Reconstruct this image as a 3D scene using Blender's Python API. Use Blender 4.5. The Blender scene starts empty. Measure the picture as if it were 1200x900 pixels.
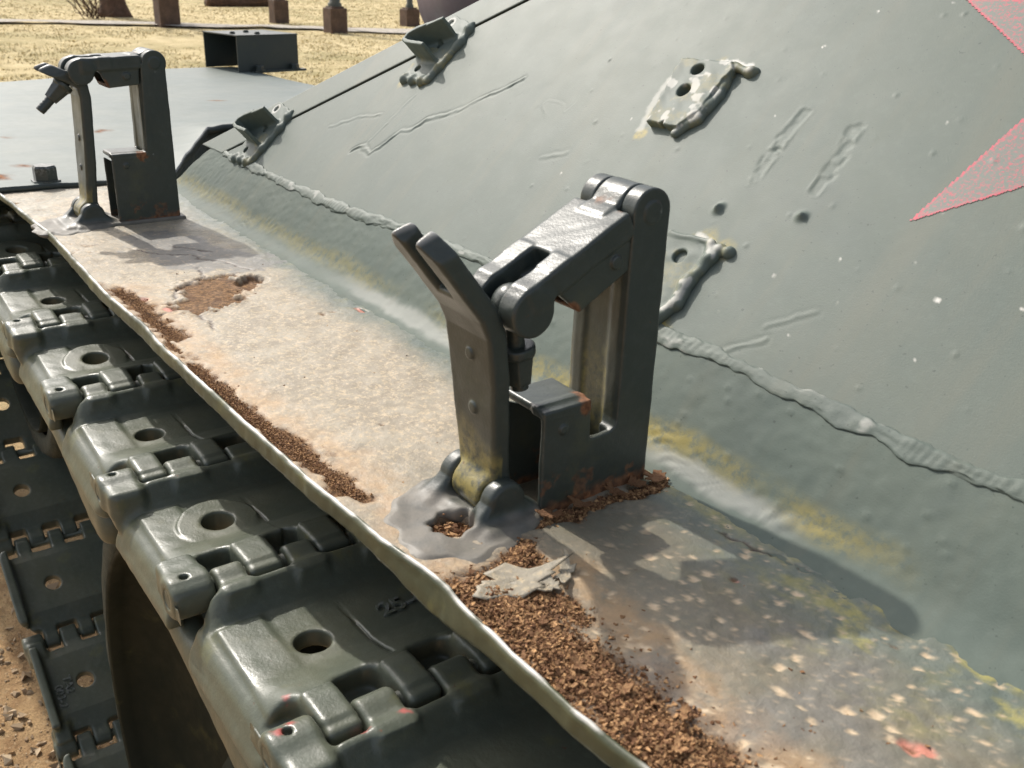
import bpy, math, random
import numpy as np
from mathutils import Vector, Matrix
random.seed(7); RS = np.random.RandomState(7)
S = bpy.context.scene
# ------------------------------------------------------------------ camera, sky, sun, exposure
CAM_F, CAM_YAW, CAM_PITCH, CAM_ROLL = 1136.73, -0.63899, 0.40585, 0.035716
CAM_C = Vector((0.31681, 0.39587, 0.28115))
SUN_AZ, SUN_EL = 6.0, 44.0          # degrees; azimuth from +X towards +Y
cam = bpy.data.cameras.new("camera"); cam_o = bpy.data.objects.new("camera", cam); S.collection.objects.link(cam_o)
_F = Vector((math.cos(CAM_PITCH)*math.cos(CAM_YAW), math.cos(CAM_PITCH)*math.sin(CAM_YAW), -math.sin(CAM_PITCH)))
_R0 = Vector((math.sin(CAM_YAW), -math.cos(CAM_YAW), 0)); _U0 = _R0.cross(_F)
_R = math.cos(CAM_ROLL)*_R0 + math.sin(CAM_ROLL)*_U0; _U = -math.sin(CAM_ROLL)*_R0 + math.cos(CAM_ROLL)*_U0
M4 = Matrix((_R, _U, -_F)).transposed().to_4x4(); M4.translation = CAM_C; cam_o.matrix_world = M4
cam.sensor_width = 36.0; cam.lens = CAM_F/1200*36.0; cam.clip_start = 0.01; cam.clip_end = 2000
cam.dof.use_dof = True; cam.dof.focus_distance = 0.8; cam.dof.aperture_fstop = 22
S.camera = cam_o
W = bpy.data.worlds.new("World"); S.world = W; W.use_nodes = True
wn = W.node_tree.nodes; bgn = wn["Background"]; sky = wn.new("ShaderNodeTexSky"); sky.sky_type = 'NISHITA'
sky.sun_disc = False; sky.sun_elevation = math.radians(SUN_EL); sky.sun_rotation = math.radians(90-SUN_AZ)
sky.air_density = 1.0; sky.dust_density = 4.0; sky.ozone_density = 0.6
hsv = wn.new("ShaderNodeHueSaturation"); hsv.inputs["Saturation"].default_value = .55
W.node_tree.links.new(sky.outputs[0], hsv.inputs["Color"]); W.node_tree.links.new(hsv.outputs[0], bgn.inputs[0]); bgn.inputs[1].default_value = 0.15
sl = bpy.data.lights.new("sun", 'SUN'); sl.energy = 2.7; sl.angle = math.radians(0.9); sl.color = (1.0, 0.95, 0.87)
so = bpy.data.objects.new("sun", sl); S.collection.objects.link(so)
SUND = Vector((math.cos(math.radians(SUN_EL))*math.cos(math.radians(SUN_AZ)), math.cos(math.radians(SUN_EL))*math.sin(math.radians(SUN_AZ)), math.sin(math.radians(SUN_EL))))
so.rotation_euler = SUND.to_track_quat('Z', 'Y').to_euler(); so.location = (3, 0, 6)
S.view_settings.view_transform = 'Standard'; S.view_settings.look = 'None'; S.view_settings.exposure = 0.42; S.view_settings.gamma = 1.0
S.cycles.use_denoising = True
S.cycles.max_bounces = 8

# ------------------------------------------------------------------ objects
COL = S.collection; WORLD = {}
def link(o, parent=None, world=(0, 0, 0)):
    COL.objects.link(o); w = Vector(world); WORLD[o.name] = w
    if parent is not None:
        o.parent = parent; o.location = w - WORLD[parent.name]
    else: o.location = w
    return o
def empty(name, world, parent=None):
    o = bpy.data.objects.new(name, None); o.empty_display_size = 0.05; return link(o, parent, world)
def tag(o, label=None, cat=None, group=None, kind=None):
    if label: o['label'] = label
    if cat: o['category'] = cat
    if group: o['group'] = group
    if kind: o['kind'] = kind
    return o
def make_mesh(name, v, faces, mats, smooth=True, attrs=None, mi=None):
    """faces: (N,3|4) array or list of tuples"""
    me = bpy.data.meshes.new(name); v = np.asarray(v, np.float32)
    if isinstance(faces, np.ndarray):
        n, k = faces.shape
        me.vertices.add(len(v)); me.vertices.foreach_set('co', v.ravel())
        me.loops.add(n*k); me.loops.foreach_set('vertex_index', faces.astype(np.int32).ravel())
        me.polygons.add(n); me.polygons.foreach_set('loop_start', np.arange(0, n*k, k, dtype=np.int32))
        try: me.polygons.foreach_set('loop_total', np.full(n, k, np.int32))
        except Exception: pass
        me.update(calc_edges=True)
    else:
        me.from_pydata(v.tolist(), [], faces); me.update()
    me.polygons.foreach_set('use_smooth', np.full(len(me.polygons), smooth, bool))
    for m in (mats if isinstance(mats, (list, tuple)) else [mats]): me.materials.append(m)
    if mi is not None: me.polygons.foreach_set('material_index', np.asarray(mi, np.int32))
    for k_, a in (attrs or {}).items():
        at = me.attributes.new(k_, 'FLOAT', 'POINT'); at.data.foreach_set('value', np.asarray(a, np.float32).ravel())
    me.validate(); return me
def part(name, v, faces, mats, parent, smooth=True, attrs=None, origin=None, mi=None):
    """vertices in world coordinates; the object's origin goes to the middle of its box"""
    v = np.asarray(v, np.float64)
    c = np.asarray(origin if origin is not None else (v.min(0)+v.max(0))/2)
    o = bpy.data.objects.new(name, make_mesh(name, v-c, faces, mats, smooth, attrs, mi))
    return link(o, parent, c)

# ------------------------------------------------------------------ noise
_P = np.random.RandomState(3).rand(4096).astype(np.float32)
def _h(i, j, s): return _P[(i*374761 + j*668265 + s*9176 + ((i*31) ^ (j*17))) & 4095]
def vn(x, y, s=0):
    x = np.asarray(x, np.float64); y = np.asarray(y, np.float64)
    i = np.floor(x).astype(np.int64); j = np.floor(y).astype(np.int64); u = x-i; w = y-j
    u = u*u*(3-2*u); w = w*w*(3-2*w)
    return ((_h(i, j, s)*(1-u)+_h(i+1, j, s)*u)*(1-w) + (_h(i, j+1, s)*(1-u)+_h(i+1, j+1, s)*u)*w)
def fbm(x, y, o=4, s=0):
    t = 0; a = 0.5; n = 0
    for k in range(o): t = t + a*vn(x*2**k, y*2**k, s+k*7); n += a; a *= 0.55
    return t/n
def sstep(a, b, x): t = np.clip((x-a)/(b-a), 0, 1); return t*t*(3-2*t)
def segdist(px, py, pts):
    """distance of points to a polyline, and the running parameter"""
    best = np.full(np.shape(px), 1e9)
    for (ax, ay), (bx, by) in zip(pts[:-1], pts[1:]):
        dx, dy = bx-ax, by-ay; t = np.clip(((px-ax)*dx+(py-ay)*dy)/(dx*dx+dy*dy+1e-12), 0, 1)
        best = np.minimum(best, np.hypot(px-ax-t*dx, py-ay-t*dy))
    return best

# ------------------------------------------------------------------ signed distance solids
def ln2(a, b): return np.sqrt(np.maximum(a, 0)**2 + np.maximum(b, 0)**2)
def box(x, y, z, c, h, r=0.001):
    a = np.abs(x-c[0])-(h[0]-r); b = np.abs(y-c[1])-(h[1]-r); d = np.abs(z-c[2])-(h[2]-r)
    return np.sqrt(np.maximum(a, 0)**2+np.maximum(b, 0)**2+np.maximum(d, 0)**2) + np.minimum(np.maximum(np.maximum(a, b), d), 0) - r
def bx(x, y, z, x0, x1, y0, y1, z0, z1, r=0.001):
    return box(x, y, z, ((x0+x1)/2, (y0+y1)/2, (z0+z1)/2), (abs(x1-x0)/2, abs(y1-y0)/2, abs(z1-z0)/2), r)
def cyl(rad_a, rad_b, ax, R, h, r=0.001):
    d = np.sqrt(rad_a**2+rad_b**2)-(R-r); w = np.abs(ax)-(h-r)
    return np.minimum(np.maximum(d, w), 0)+ln2(d, w)-r
def smin(a, b, k): h = np.maximum(k-np.abs(a-b), 0)/k; return np.minimum(a, b)-h*h*k*0.25
def smax(a, b, k): return -smin(-a, -b, k)
def poly2(p, q, pts):
    """signed distance to a polygon in the plane (p, q)"""
    n = len(pts); d = None; s = None
    for i in range(n):
        ax, ay = pts[i]; cx, cy = pts[i-1]
        ex, ey = cx-ax, cy-ay; wx, wy = p-ax, q-ay
        t = np.clip((wx*ex+wy*ey)/(ex*ex+ey*ey+1e-15), 0, 1)
        b = (wx-ex*t)**2+(wy-ey*t)**2
        c1 = q >= ay; c2 = q < cy; c3 = ex*wy > ey*wx
        f = (c1 & c2 & c3) | (~c1 & ~c2 & ~c3)
        s = np.where(f, -1.0, 1.0) if s is None else s*np.where(f, -1.0, 1.0)
        d = b if d is None else np.minimum(d, b)
    return s*np.sqrt(d)
def ext(d2, t, c, h, r=0.001):
    a = d2+r; w = np.abs(t-c)-(h-r); return np.minimum(np.maximum(a, w), 0)+ln2(a, w)-r
def seg3(x, y, z, a, b):
    ax, ay, az = a; ex, ey, ez = b[0]-ax, b[1]-ay, b[2]-az
    t = np.clip(((x-ax)*ex+(y-ay)*ey+(z-az)*ez)/(ex*ex+ey*ey+ez*ez), 0, 1)
    return np.sqrt((x-ax-t*ex)**2+(y-ay-t*ey)**2+(z-az-t*ez)**2)
_LD = np.random.RandomState(12).randn(10, 3); _LD /= np.linalg.norm(_LD, axis=1)[:, None]; _LF = np.random.RandomState(5).uniform(.6, 2.6, 10); _LPH = np.random.RandomState(6).rand(10)*6.28
def lump(x, y, z, f=120., s=0.):
    """irregular hand-painted unevenness, about -1..1"""
    o = 0; wx = .5*np.sin(f*.7*y+s)+.5*np.sin(f*.5*z-s); wy = .6*np.sin(f*.6*z+2*s)+.5*np.sin(f*.45*x)
    for k in range(6):
        d = _LD[(k+int(s)) % 10]; o = o+np.sin(f*_LF[k]*(d[0]*x+d[1]*y+d[2]*z)+_LPH[k]*(1+s)+(wx if k % 2 else wy))/_LF[k]**.7
    return o*.33
def solid(f, lo, hi, h):
    """mesh the zero level of f with surface nets: verts, quads"""
    ax = [np.arange(lo[i]-2*h, hi[i]+3*h, h, dtype=np.float64) for i in range(3)]
    X, Y, Z = ax[0][:, None, None], ax[1][None, :, None], ax[2][None, None, :]
    V = np.broadcast_to(f(X, Y, Z), (len(ax[0]), len(ax[1]), len(ax[2]))).astype(np.float32)
    nx, ny, nz = V.shape; I = V < 0
    cnt = np.zeros((nx-1, ny-1, nz-1), np.int8)
    cor = [(a, b, c) for a in (0, 1) for b in (0, 1) for c in (0, 1)]
    sl_ = lambda A, a, b, c: A[a:nx-1+a, b:ny-1+b, c:nz-1+c]
    for a, b, c in cor: cnt += sl_(I, a, b, c)
    cells = np.argwhere((cnt > 0) & (cnt < 8)); ci, cj, ck = cells.T
    idx = np.full(cnt.shape, -1, np.int32); idx[ci, cj, ck] = np.arange(len(cells))
    P = np.zeros((len(cells), 3)); N = np.zeros(len(cells))
    cv = {q: V[ci+q[0], cj+q[1], ck+q[2]] for q in cor}
    for q in cor:
        for d in range(3):
            if q[d] == 0:
                r = list(q); r[d] = 1; r = tuple(r); A, B = cv[q], cv[r]; m = (A < 0) != (B < 0)
                t = np.where(m, A/np.where(m, A-B, 1), 0); p = np.tile(np.array(q, float), (len(cells), 1)); p[:, d] += t
                P += p*m[:, None]; N += m
    P = P/N[:, None]; P = np.stack([ax[0][ci], ax[1][cj], ax[2][ck]], 1)+P*h
    e = h*0.25
    for _ in range(2):      # pull the points on to the surface
        x, y, z = P.T; d = f(x, y, z)
        g = np.stack([f(x+e, y, z)-f(x-e, y, z), f(x, y+e, z)-f(x, y-e, z), f(x, y, z+e)-f(x, y, z-e)], 1)/(2*e)
        g2 = np.maximum((g*g).sum(1), 0.15); P = P-np.clip((d/g2), -h*.6, h*.6)[:, None]*g
    Q = []
    for d in range(3):
        A = np.take(I, range(0, V.shape[d]-1), d); B = np.take(I, range(1, V.shape[d]), d)
        ed = np.argwhere(A != B); o = [k for k in range(3) if k != d]
        ok = np.all([(ed[:, k] > 0) & (ed[:, k] < V.shape[k]-1) for k in o], 0); ed = ed[ok]
        ins = I[ed[:, 0], ed[:, 1], ed[:, 2]]
        def at(da, db):
            q = ed.copy(); q[:, o[0]] -= da; q[:, o[1]] -= db; return idx[q[:, 0], q[:, 1], q[:, 2]]
        qd = np.stack([at(1, 1), at(0, 1), at(0, 0), at(1, 0)], 1)
        flip = ins if d != 1 else ~ins
        qd[~flip] = qd[~flip][:, ::-1]; Q.append(qd)
    return P, np.concatenate(Q)
def solid_part(name, f, lo, hi, h, mat, parent, xf=None, attrs=None):
    v, q = solid(f, lo, hi, h)
    a = attrs(v) if attrs else None
    if xf is not None: v = xf(v)
    return part(name, v, q, mat, parent, True, a)
def grid_faces(n, m):
    i = np.arange(n-1)[:, None]*m+np.arange(m-1)[None]; i = i.ravel()
    return np.stack([i, i+m, i+m+1, i+1], 1)
def sweep(rings, closed=True, caps=True):
    """rings: (n, m, 3)"""
    n, m, _ = rings.shape; v = rings.reshape(-1, 3)
    i = np.arange(n-1)[:, None]*m; j = np.arange(m if closed else m-1)[None]; j2 = (j+1) % m
    f = np.stack([(i+j), (i+m+j), (i+m+j2), (i+j2)], -1).reshape(-1, 4)
    F = [tuple(t) for t in f.tolist()]
    if caps and closed: F += [tuple(range(m)), tuple(range((n-1)*m, n*m))[::-1]]
    return v, F
def boxes(bs):
    V = []; Fc = []
    for (x0, x1, y0, y1, z0, z1) in bs:
        b = len(V); V += [(x0, y0, z0), (x1, y0, z0), (x1, y1, z0), (x0, y1, z0), (x0, y0, z1), (x1, y0, z1), (x1, y1, z1), (x0, y1, z1)]
        Fc += [(b, b+3, b+2, b+1), (b+4, b+5, b+6, b+7), (b, b+1, b+5, b+4), (b+1, b+2, b+6, b+5), (b+2, b+3, b+7, b+6), (b+3, b, b+4, b+7)]
    return np.array(V, float), Fc
def lathe(prof, n=48, axis='y', c=(0, 0, 0)):
    """prof: (radius, along) pairs"""
    V = []; Fc = []; m = len(prof)
    for i in range(n):
        a = 2*math.pi*i/n
        for r, t in prof:
            p = {'y': (r*math.cos(a), t, r*math.sin(a)), 'x': (t, r*math.cos(a), r*math.sin(a)), 'z': (r*math.cos(a), r*math.sin(a), t)}[axis]
            V.append((p[0]+c[0], p[1]+c[1], p[2]+c[2]))
    for i in range(n):
        for j in range(m-1):
            a, b = i*m, ((i+1) % n)*m; Fc.append((a+j, a+j+1, b+j+1, b+j))
    return np.array(V), Fc

# ------------------------------------------------------------------ materials
def mat(name):
    m = bpy.data.materials.new(name); m.use_nodes = True; nt = m.node_tree
    return m, nt, nt.nodes["Principled BSDF"]
class NB:
    def __init__(s, nt): s.nt = nt; s.tc = nt.nodes.new("ShaderNodeTexCoord")
    def n(s, t, **k):
        o = s.nt.nodes.new(t)
        for a, b in k.items(): setattr(o, a, b)
        return o
    def l(s, a, b): s.nt.links.new(a, b)
    def noise(s, scale, det=4, rough=.55, vec=None, dist=0.):
        o = s.n("ShaderNodeTexNoise"); o.inputs["Scale"].default_value = scale; o.inputs["Detail"].default_value = det
        o.inputs["Roughness"].default_value = rough; o.inputs["Distortion"].default_value = dist
        s.l(vec if vec is not None else s.tc.outputs["Object"], o.inputs["Vector"]); return o.outputs["Fac"]
    def vor(s, scale, feat='F1', vec=None):
        o = s.n("ShaderNodeTexVoronoi", feature=feat); o.inputs["Scale"].default_value = scale
        s.l(vec if vec is not None else s.tc.outputs["Object"], o.inputs["Vector"]); return o.outputs["Distance"]
    def ramp(s, f, a, b, lo=0., hi=1.):
        o = s.n("ShaderNodeMapRange", interpolation_type='SMOOTHSTEP'); s.l(f, o.inputs[0])
        for i, v in zip((1, 2, 3, 4), (a, b, lo, hi)): o.inputs[i].default_value = v
        return o.outputs[0]
    def math(s, op, a, b=None, clamp=False):
        o = s.n("ShaderNodeMath", operation=op, use_clamp=clamp)
        for i, v in enumerate((a, b)):
            if v is None: continue
            if isinstance(v, (int, float)): o.inputs[i].default_value = v
            else: s.l(v, o.inputs[i])
        return o.outputs[0]
    def mix(s, f, a, b):
        o = s.n("ShaderNodeMix", data_type='RGBA')
        for sock, v in ((o.inputs[0], f), (o.inputs[6], a), (o.inputs[7], b)):
            if isinstance(v, (int, float)): sock.default_value = v
            elif isinstance(v, tuple): sock.default_value = (*v, 1)
            else: s.l(v, sock)
        return o.outputs[2]
    def attr(s, name): o = s.n("ShaderNodeAttribute", attribute_name=name); return o.outputs["Fac"]
    def bump(s, h, strength, dist, prev=None):
        o = s.n("ShaderNodeBump"); o.inputs["Strength"].default_value = strength; o.inputs["Distance"].default_value = dist
        s.l(h, o.inputs["Height"])
        if prev is not None: s.l(prev, o.inputs["Normal"])
        return o.outputs[0]
def paint(name, c1, c2, rough=.34, dust=0.25, stain=0.3, peel=.35, bumpd=.0004, attrs=(), fine=700., coat=0.0, spec=.5, broad=1.0, rvar=.085, specks=0., wear=0., grain=1., streak=0.):
    """old gloss paint: two tones, dust, yellow stain, brushed and orange-peel relief"""
    m, nt, p = mat(name); b = NB(nt)
    col = b.mix(b.ramp(b.noise(9, 5), .35, .65), c1, c2)
    col = b.mix(b.math('MULTIPLY', b.ramp(b.noise(160, 3), .45, .75), dust), col, tuple(min(1, x*1.55+.02) for x in c1))
    if stain: col = b.mix(b.math('MULTIPLY', b.ramp(b.noise(22, 6, .65), .56, .74), stain), col, (.20, .19, .06))
    if streak:
        mp = b.n("ShaderNodeMapping"); mp.inputs["Scale"].default_value = (26, 3.2, 3.2); b.l(b.tc.outputs["Object"], mp.inputs[0])
        f = b.ramp(b.noise(1.0, 6, .65, mp.outputs[0]), .48, .72); col = b.mix(b.math('MULTIPLY', f, streak), col, (.165, .165, .125))
        f = b.ramp(b.noise(5, 7, .7), .52, .70); col = b.mix(b.math('MULTIPLY', f, streak), col, (.085, .105, .10))
        f = b.ramp(b.noise(330, 2, .5), .70, .74); col = b.mix(b.math('MULTIPLY', f, .5), col, (.05, .06, .055))
    if 'yellow' in attrs: col = b.mix(b.math('MULTIPLY', b.attr('yellow'), b.ramp(b.noise(130, 5, .7), .3, .62), True), col, (.33, .27, .085))
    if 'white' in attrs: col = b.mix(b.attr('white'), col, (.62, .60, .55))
    ro = b.ramp(b.noise(35, 5), .3, .7, rough-rvar, rough+rvar*1.3)
    if wear:
        g = b.n("ShaderNodeNewGeometry"); e = b.math('MULTIPLY', b.ramp(g.outputs["Pointiness"], .53, .60), b.ramp(b.noise(230, 4, .7), .42, .62), True)
        col = b.mix(b.math('MULTIPLY', e, wear), col, (.24, .25, .24))
    if specks:
        f = b.math('MULTIPLY', b.ramp(b.noise(150, 6, .75), .66, .70), specks); col = b.mix(f, col, b.mix(b.noise(300, 3), (.05, .022, .012), (.17, .08, .04)))
        ro = b.math('ADD', ro, b.math('MULTIPLY', f, .3), True)
    if 'dusty' in attrs:
        f = b.math('MULTIPLY', b.attr('dusty'), b.ramp(b.noise(60, 6, .7), .2, .6, .45, 1.), True); col = b.mix(f, col, b.mix(b.noise(90, 5), (.125, .118, .10), (.215, .19, .155)))
        ro = b.math('ADD', ro, b.math('MULTIPLY', f, .25), True)
    if 'rust' in attrs:
        f = b.attr('rust'); rc = b.mix(b.ramp(b.noise(180, 5), .35, .65), (.10, .035, .012), (.28, .12, .05))
        col = b.mix(f, col, rc); ro = b.math('ADD', ro, b.math('MULTIPLY', f, .4), True)
    if 'red' in attrs:
        f = b.attr('red'); g = b.ramp(b.noise(900, 3, .7), .52, .6)
        col = b.mix(b.math('MULTIPLY', f, .75), col, (.46, .10, .09))
    b.l(col, p.inputs["Base Color"]); b.l(ro, p.inputs["Roughness"]); p.inputs["Specular IOR Level"].default_value = spec
    if coat: p.inputs["Coat Weight"].default_value = coat; p.inputs["Coat Roughness"].default_value = .2
    n1 = b.bump(b.noise(48, 3, .5), peel, bumpd*1.4*broad); n2 = b.bump(b.noise(fine, 3, .6), peel, bumpd*.32*grain, n1)
    b.l(n2, p.inputs["Normal"]); return m
GREEN1, GREEN2 = (.110, .136, .117), (.122, .146, .123)
M_hull = paint("hull_paint", GREEN1, GREEN2, rough=.56, dust=.10, stain=.03, peel=.35, broad=.0, rvar=.012, attrs=('yellow', 'white'), fine=900, spec=.30, grain=2.6, streak=.34)
M_foot = paint("sponson_paint", GREEN1, GREEN2, rough=.62, dust=.10, stain=.03, peel=.35, broad=.0, rvar=.012, attrs=('yellow', 'white'), fine=900, spec=.14, grain=2.6, streak=.34)
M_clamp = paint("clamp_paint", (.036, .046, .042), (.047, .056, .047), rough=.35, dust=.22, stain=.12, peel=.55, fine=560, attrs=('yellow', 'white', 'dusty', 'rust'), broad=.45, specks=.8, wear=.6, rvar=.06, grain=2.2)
M_track = paint("track_paint", (.088, .102, .078), (.108, .114, .078), rough=.37, dust=.25, stain=.45, peel=.6, fine=460, attrs=('red',), broad=1.0, specks=.9, wear=.6, grain=2.6)
M_lip = paint("lip_paint", (.044, .054, .030), (.075, .08, .042), rough=.42, dust=.35, stain=.5, peel=.8, attrs=('white',), fine=330)
M_guard = paint("mudguard_paint", (.125, .152, .142), (.15, .172, .155), rough=.52, dust=.12, stain=.05, peel=.3, attrs=('rust',), spec=.32, rvar=.02)
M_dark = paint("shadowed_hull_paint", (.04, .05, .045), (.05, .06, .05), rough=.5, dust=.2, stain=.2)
M_purple = paint("headlight_paint", (.12, .09, .10), (.14, .10, .11), rough=.5, dust=.1, stain=0)
def simple(name, c1, c2, scale, rough=.8, bump=.3, bd=.003, det=6):
    m, nt, p = mat(name); b = NB(nt)
    n = b.noise(scale, det, .65); b.l(b.mix(b.ramp(n, .3, .7), c1, c2), p.inputs["Base Color"]); p.inputs["Roughness"].default_value = rough
    b.l(b.bump(b.noise(scale*2.3, det, .7), bump, bd), p.inputs["Normal"]); return m
M_wheel = paint("wheel_paint", (.012, .016, .011), (.019, .022, .014), rough=.65, dust=.0, stain=.15, peel=.5, spec=.16)
M_box = paint("box_paint", (.040, .050, .046), (.048, .056, .048), rough=.45, dust=.0, stain=.1, peel=.3)
M_rubber = simple("rubber", (.030, .034, .022), (.060, .062, .040), 40, .9, .6, .004)
M_red = simple("red_paint", (.42, .03, .04), (.60, .10, .11), 300, .5)
M_rusty = simple("rusty_block", (.075, .048, .034), (.135, .085, .06), 6, .85, .4, .02)
M_pole = simple("pole_paint", (.05, .06, .05), (.09, .09, .07), 6, .6)
M_bark = simple("bark", (.07, .04, .025), (.13, .075, .05), 9, .9, .8, .03)
M_straw = simple("dry_grass", (.50, .40, .20), (.72, .60, .35), 3, .9)
M_path = simple("gravel", (.31, .28, .22), (.50, .45, .39), 9, .95, .6, .02)
M_bare = simple("bare_metal", (.35, .34, .33), (.62, .61, .60), 150, .30, .5, .0008)
def rust_mat():
    m, nt, p = mat("rust_crumb"); b = NB(nt); a = b.attr('tone')
    c = b.mix(a, (.12, .055, .022), (.56, .33, .15)); c = b.mix(b.ramp(b.noise(700, 4), .4, .7), c, (.16, .07, .03))
    b.l(c, p.inputs["Base Color"]); p.inputs["Roughness"].default_value = .9
    b.l(b.bump(b.noise(1500, 3), .5, .0004), p.inputs["Normal"]); return m
M_rust = rust_mat()
def fender_mat():
    m, nt, p = mat("fender_surface"); b = NB(nt)
    pa = b.mix(b.ramp(b.noise(14, 5), .35, .65), GREEN1, (.150, .165, .136))
    pa = b.mix(b.math('MULTIPLY', b.ramp(b.noise(70, 5, .65), .5, .68), .35), pa, (.19, .18, .07))
    du = b.mix(b.ramp(b.noise(30, 6, .7), .3, .7), (.25, .208, .150), (.365, .318, .242))
    du = b.mix(b.ramp(b.noise(260, 5, .75), .5, .62), du, (.47, .375, .25))
    pa = b.mix(b.math('MULTIPLY', b.attr('brown'), b.ramp(b.noise(38, 6, .7), .25, .6, .5, 1.), True), pa, b.mix(b.noise(130, 4), (.145, .128, .092), (.225, .195, .14)))
    col = b.mix(b.math('MULTIPLY', b.attr('dust'), b.ramp(b.noise(90, 6, .7), .15, .5, .55, 1.), True), pa, du)
    col = b.mix(b.math('MULTIPLY', b.attr('ochre'), b.ramp(b.noise(75, 6, .7), .25, .6), True), col, b.mix(b.noise(200, 5), (.36, .19, .07), (.56, .36, .18)))
    col = b.mix(b.attr('grey'), col, b.mix(b.noise(40, 4), (.13, .13, .12), (.2, .19, .175)))
    col = b.mix(b.math('MULTIPLY', b.attr('yellow'), b.ramp(b.noise(120, 5, .7), .3, .6), True), col, (.36, .32, .10))
    col = b.mix(b.attr('chip'), col, b.mix(b.noise(300, 4), (.48, .34, .2), (.66, .54, .38)))
    col = b.mix(b.attr('pink'), col, (.52, .21, .15))
    rc = b.mix(b.ramp(b.noise(260, 6, .75), .3, .7), (.075, .034, .015), (.40, .22, .095)); rc = b.mix(b.ramp(b.noise(55, 5, .7), .5, .7), rc, (.13, .06, .028))
    col = b.mix(b.attr('rust'), col, rc)
    col = b.mix(b.attr('crack'), col, (.05, .03, .02))
    b.l(col, p.inputs["Base Color"])
    r = b.ramp(b.noise(50, 5), .3, .7, .34, .52)
    r = b.math('ADD', r, b.math('MULTIPLY', b.math('MAXIMUM', b.attr('rust'), b.math('MULTIPLY', b.attr('dust'), .35)), .5), True)
    b.l(r, p.inputs["Roughness"])
    n1 = b.bump(b.noise(120, 5, .68), .65, .0014); n2 = b.bump(b.noise(420, 4, .65), .45, .0005, n1)
    n3 = b.bump(b.math('MULTIPLY', b.noise(500, 5, .8), b.attr('rust')), .9, .003, n2)
    b.l(n3, p.inputs["Normal"]); return m
def stone_mat():
    m, nt, p = mat("stone"); b = NB(nt); b.l(b.mix(b.attr('tone'), (.20, .12, .06), (.56, .43, .28)), p.inputs["Base Color"]); p.inputs["Roughness"].default_value = .95; return m
M_stone = stone_mat()
M_fender = fender_mat()
def star_mat():
    m, nt, p = mat("worn_red_star"); b = NB(nt)
    g = b.mix(b.ramp(b.noise(9, 5), .35, .65), GREEN1, GREEN2)
    sp = b.math('MULTIPLY', b.ramp(b.noise(420, 7, .8), .48, .60), b.ramp(b.noise(60, 4, .7), .22, .55), True)
    f = b.math('MAXIMUM', b.math('MULTIPLY', sp, .8), b.math('MULTIPLY', b.attr('edge'), b.ramp(b.noise(700, 3, .6), .36, .5)), True)
    b.l(b.mix(f, g, b.mix(b.noise(300, 3), (.42, .02, .05), (.58, .08, .12))), p.inputs["Base Color"]); p.inputs["Roughness"].default_value = .52
    n1 = b.bump(b.noise(48, 3, .5), .35, .00012); b.l(b.bump(b.noise(900, 3, .6), .35, .00013, n1), p.inputs["Normal"]); return m
M_star = star_mat()
def ground_mat():
    m, nt, p = mat("field"); b = NB(nt)
    n = b.noise(.35, 8, .7); straw = b.mix(b.ramp(b.noise(2.2, 8, .75), .3, .7), (.46, .37, .19), (.68, .56, .33))
    straw = b.mix(b.math('MULTIPLY', b.ramp(n, .46, .66), .55), straw, (.21, .19, .075))
    dirt = b.mix(b.ramp(b.noise(14, 8, .7), .3, .7), (.33, .20, .10), (.56, .38, .20)); dirt = b.mix(b.ramp(b.noise(90, 4, .7), .55, .7), dirt, (.55, .40, .24)); dirt = b.mix(b.ramp(b.noise(230, 4, .75), .56, .66), dirt, (.22, .13, .065))
    gx = b.n("ShaderNodeSeparateXYZ"); b.l(b.tc.outputs["Object"], gx.inputs[0])
    far = b.ramp(b.math('ADD', gx.outputs[0], b.math('MULTIPLY', b.noise(.8, 4), 1.6)), 3.2, 5.2)
    b.l(b.mix(far, dirt, straw), p.inputs["Base Color"]); p.inputs["Roughness"].default_value = .95; p.inputs["Specular IOR Level"].default_value = .15
    n1 = b.bump(b.noise(9, 8, .75), .7, .06); b.l(b.bump(b.noise(70, 5, .7), .6, .008, n1), p.inputs["Normal"]); return m
M_ground = ground_mat()

# ------------------------------------------------------------------ ground, path
GZ = -1.02
xs = np.concatenate([np.linspace(-400, -4, 12), np.arange(-3, 40, .25), np.geomspace(41, 900, 24)]); ys = np.concatenate([-np.geomspace(900, 31, 24), np.arange(-30, 12, .25), np.geomspace(13, 900, 20)])
GX, GY = np.meshgrid(xs, ys, indexing='ij')
GZZ = GZ-.02+.05*(fbm(GX*.4, GY*.4, 4, 5)-.5)*sstep(2, 8, GX)+.02*(fbm(GX*2, GY*2, 3, 9)-.5)
tag(part("ground", np.stack([GX, GY, GZZ], -1).reshape(-1, 3), grid_faces(len(xs), len(ys))[:, ::-1], M_ground, None, origin=(0, 0, 0)), "dry straw coloured field with bare brown dirt beside the tank", "ground", kind='structure')

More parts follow.
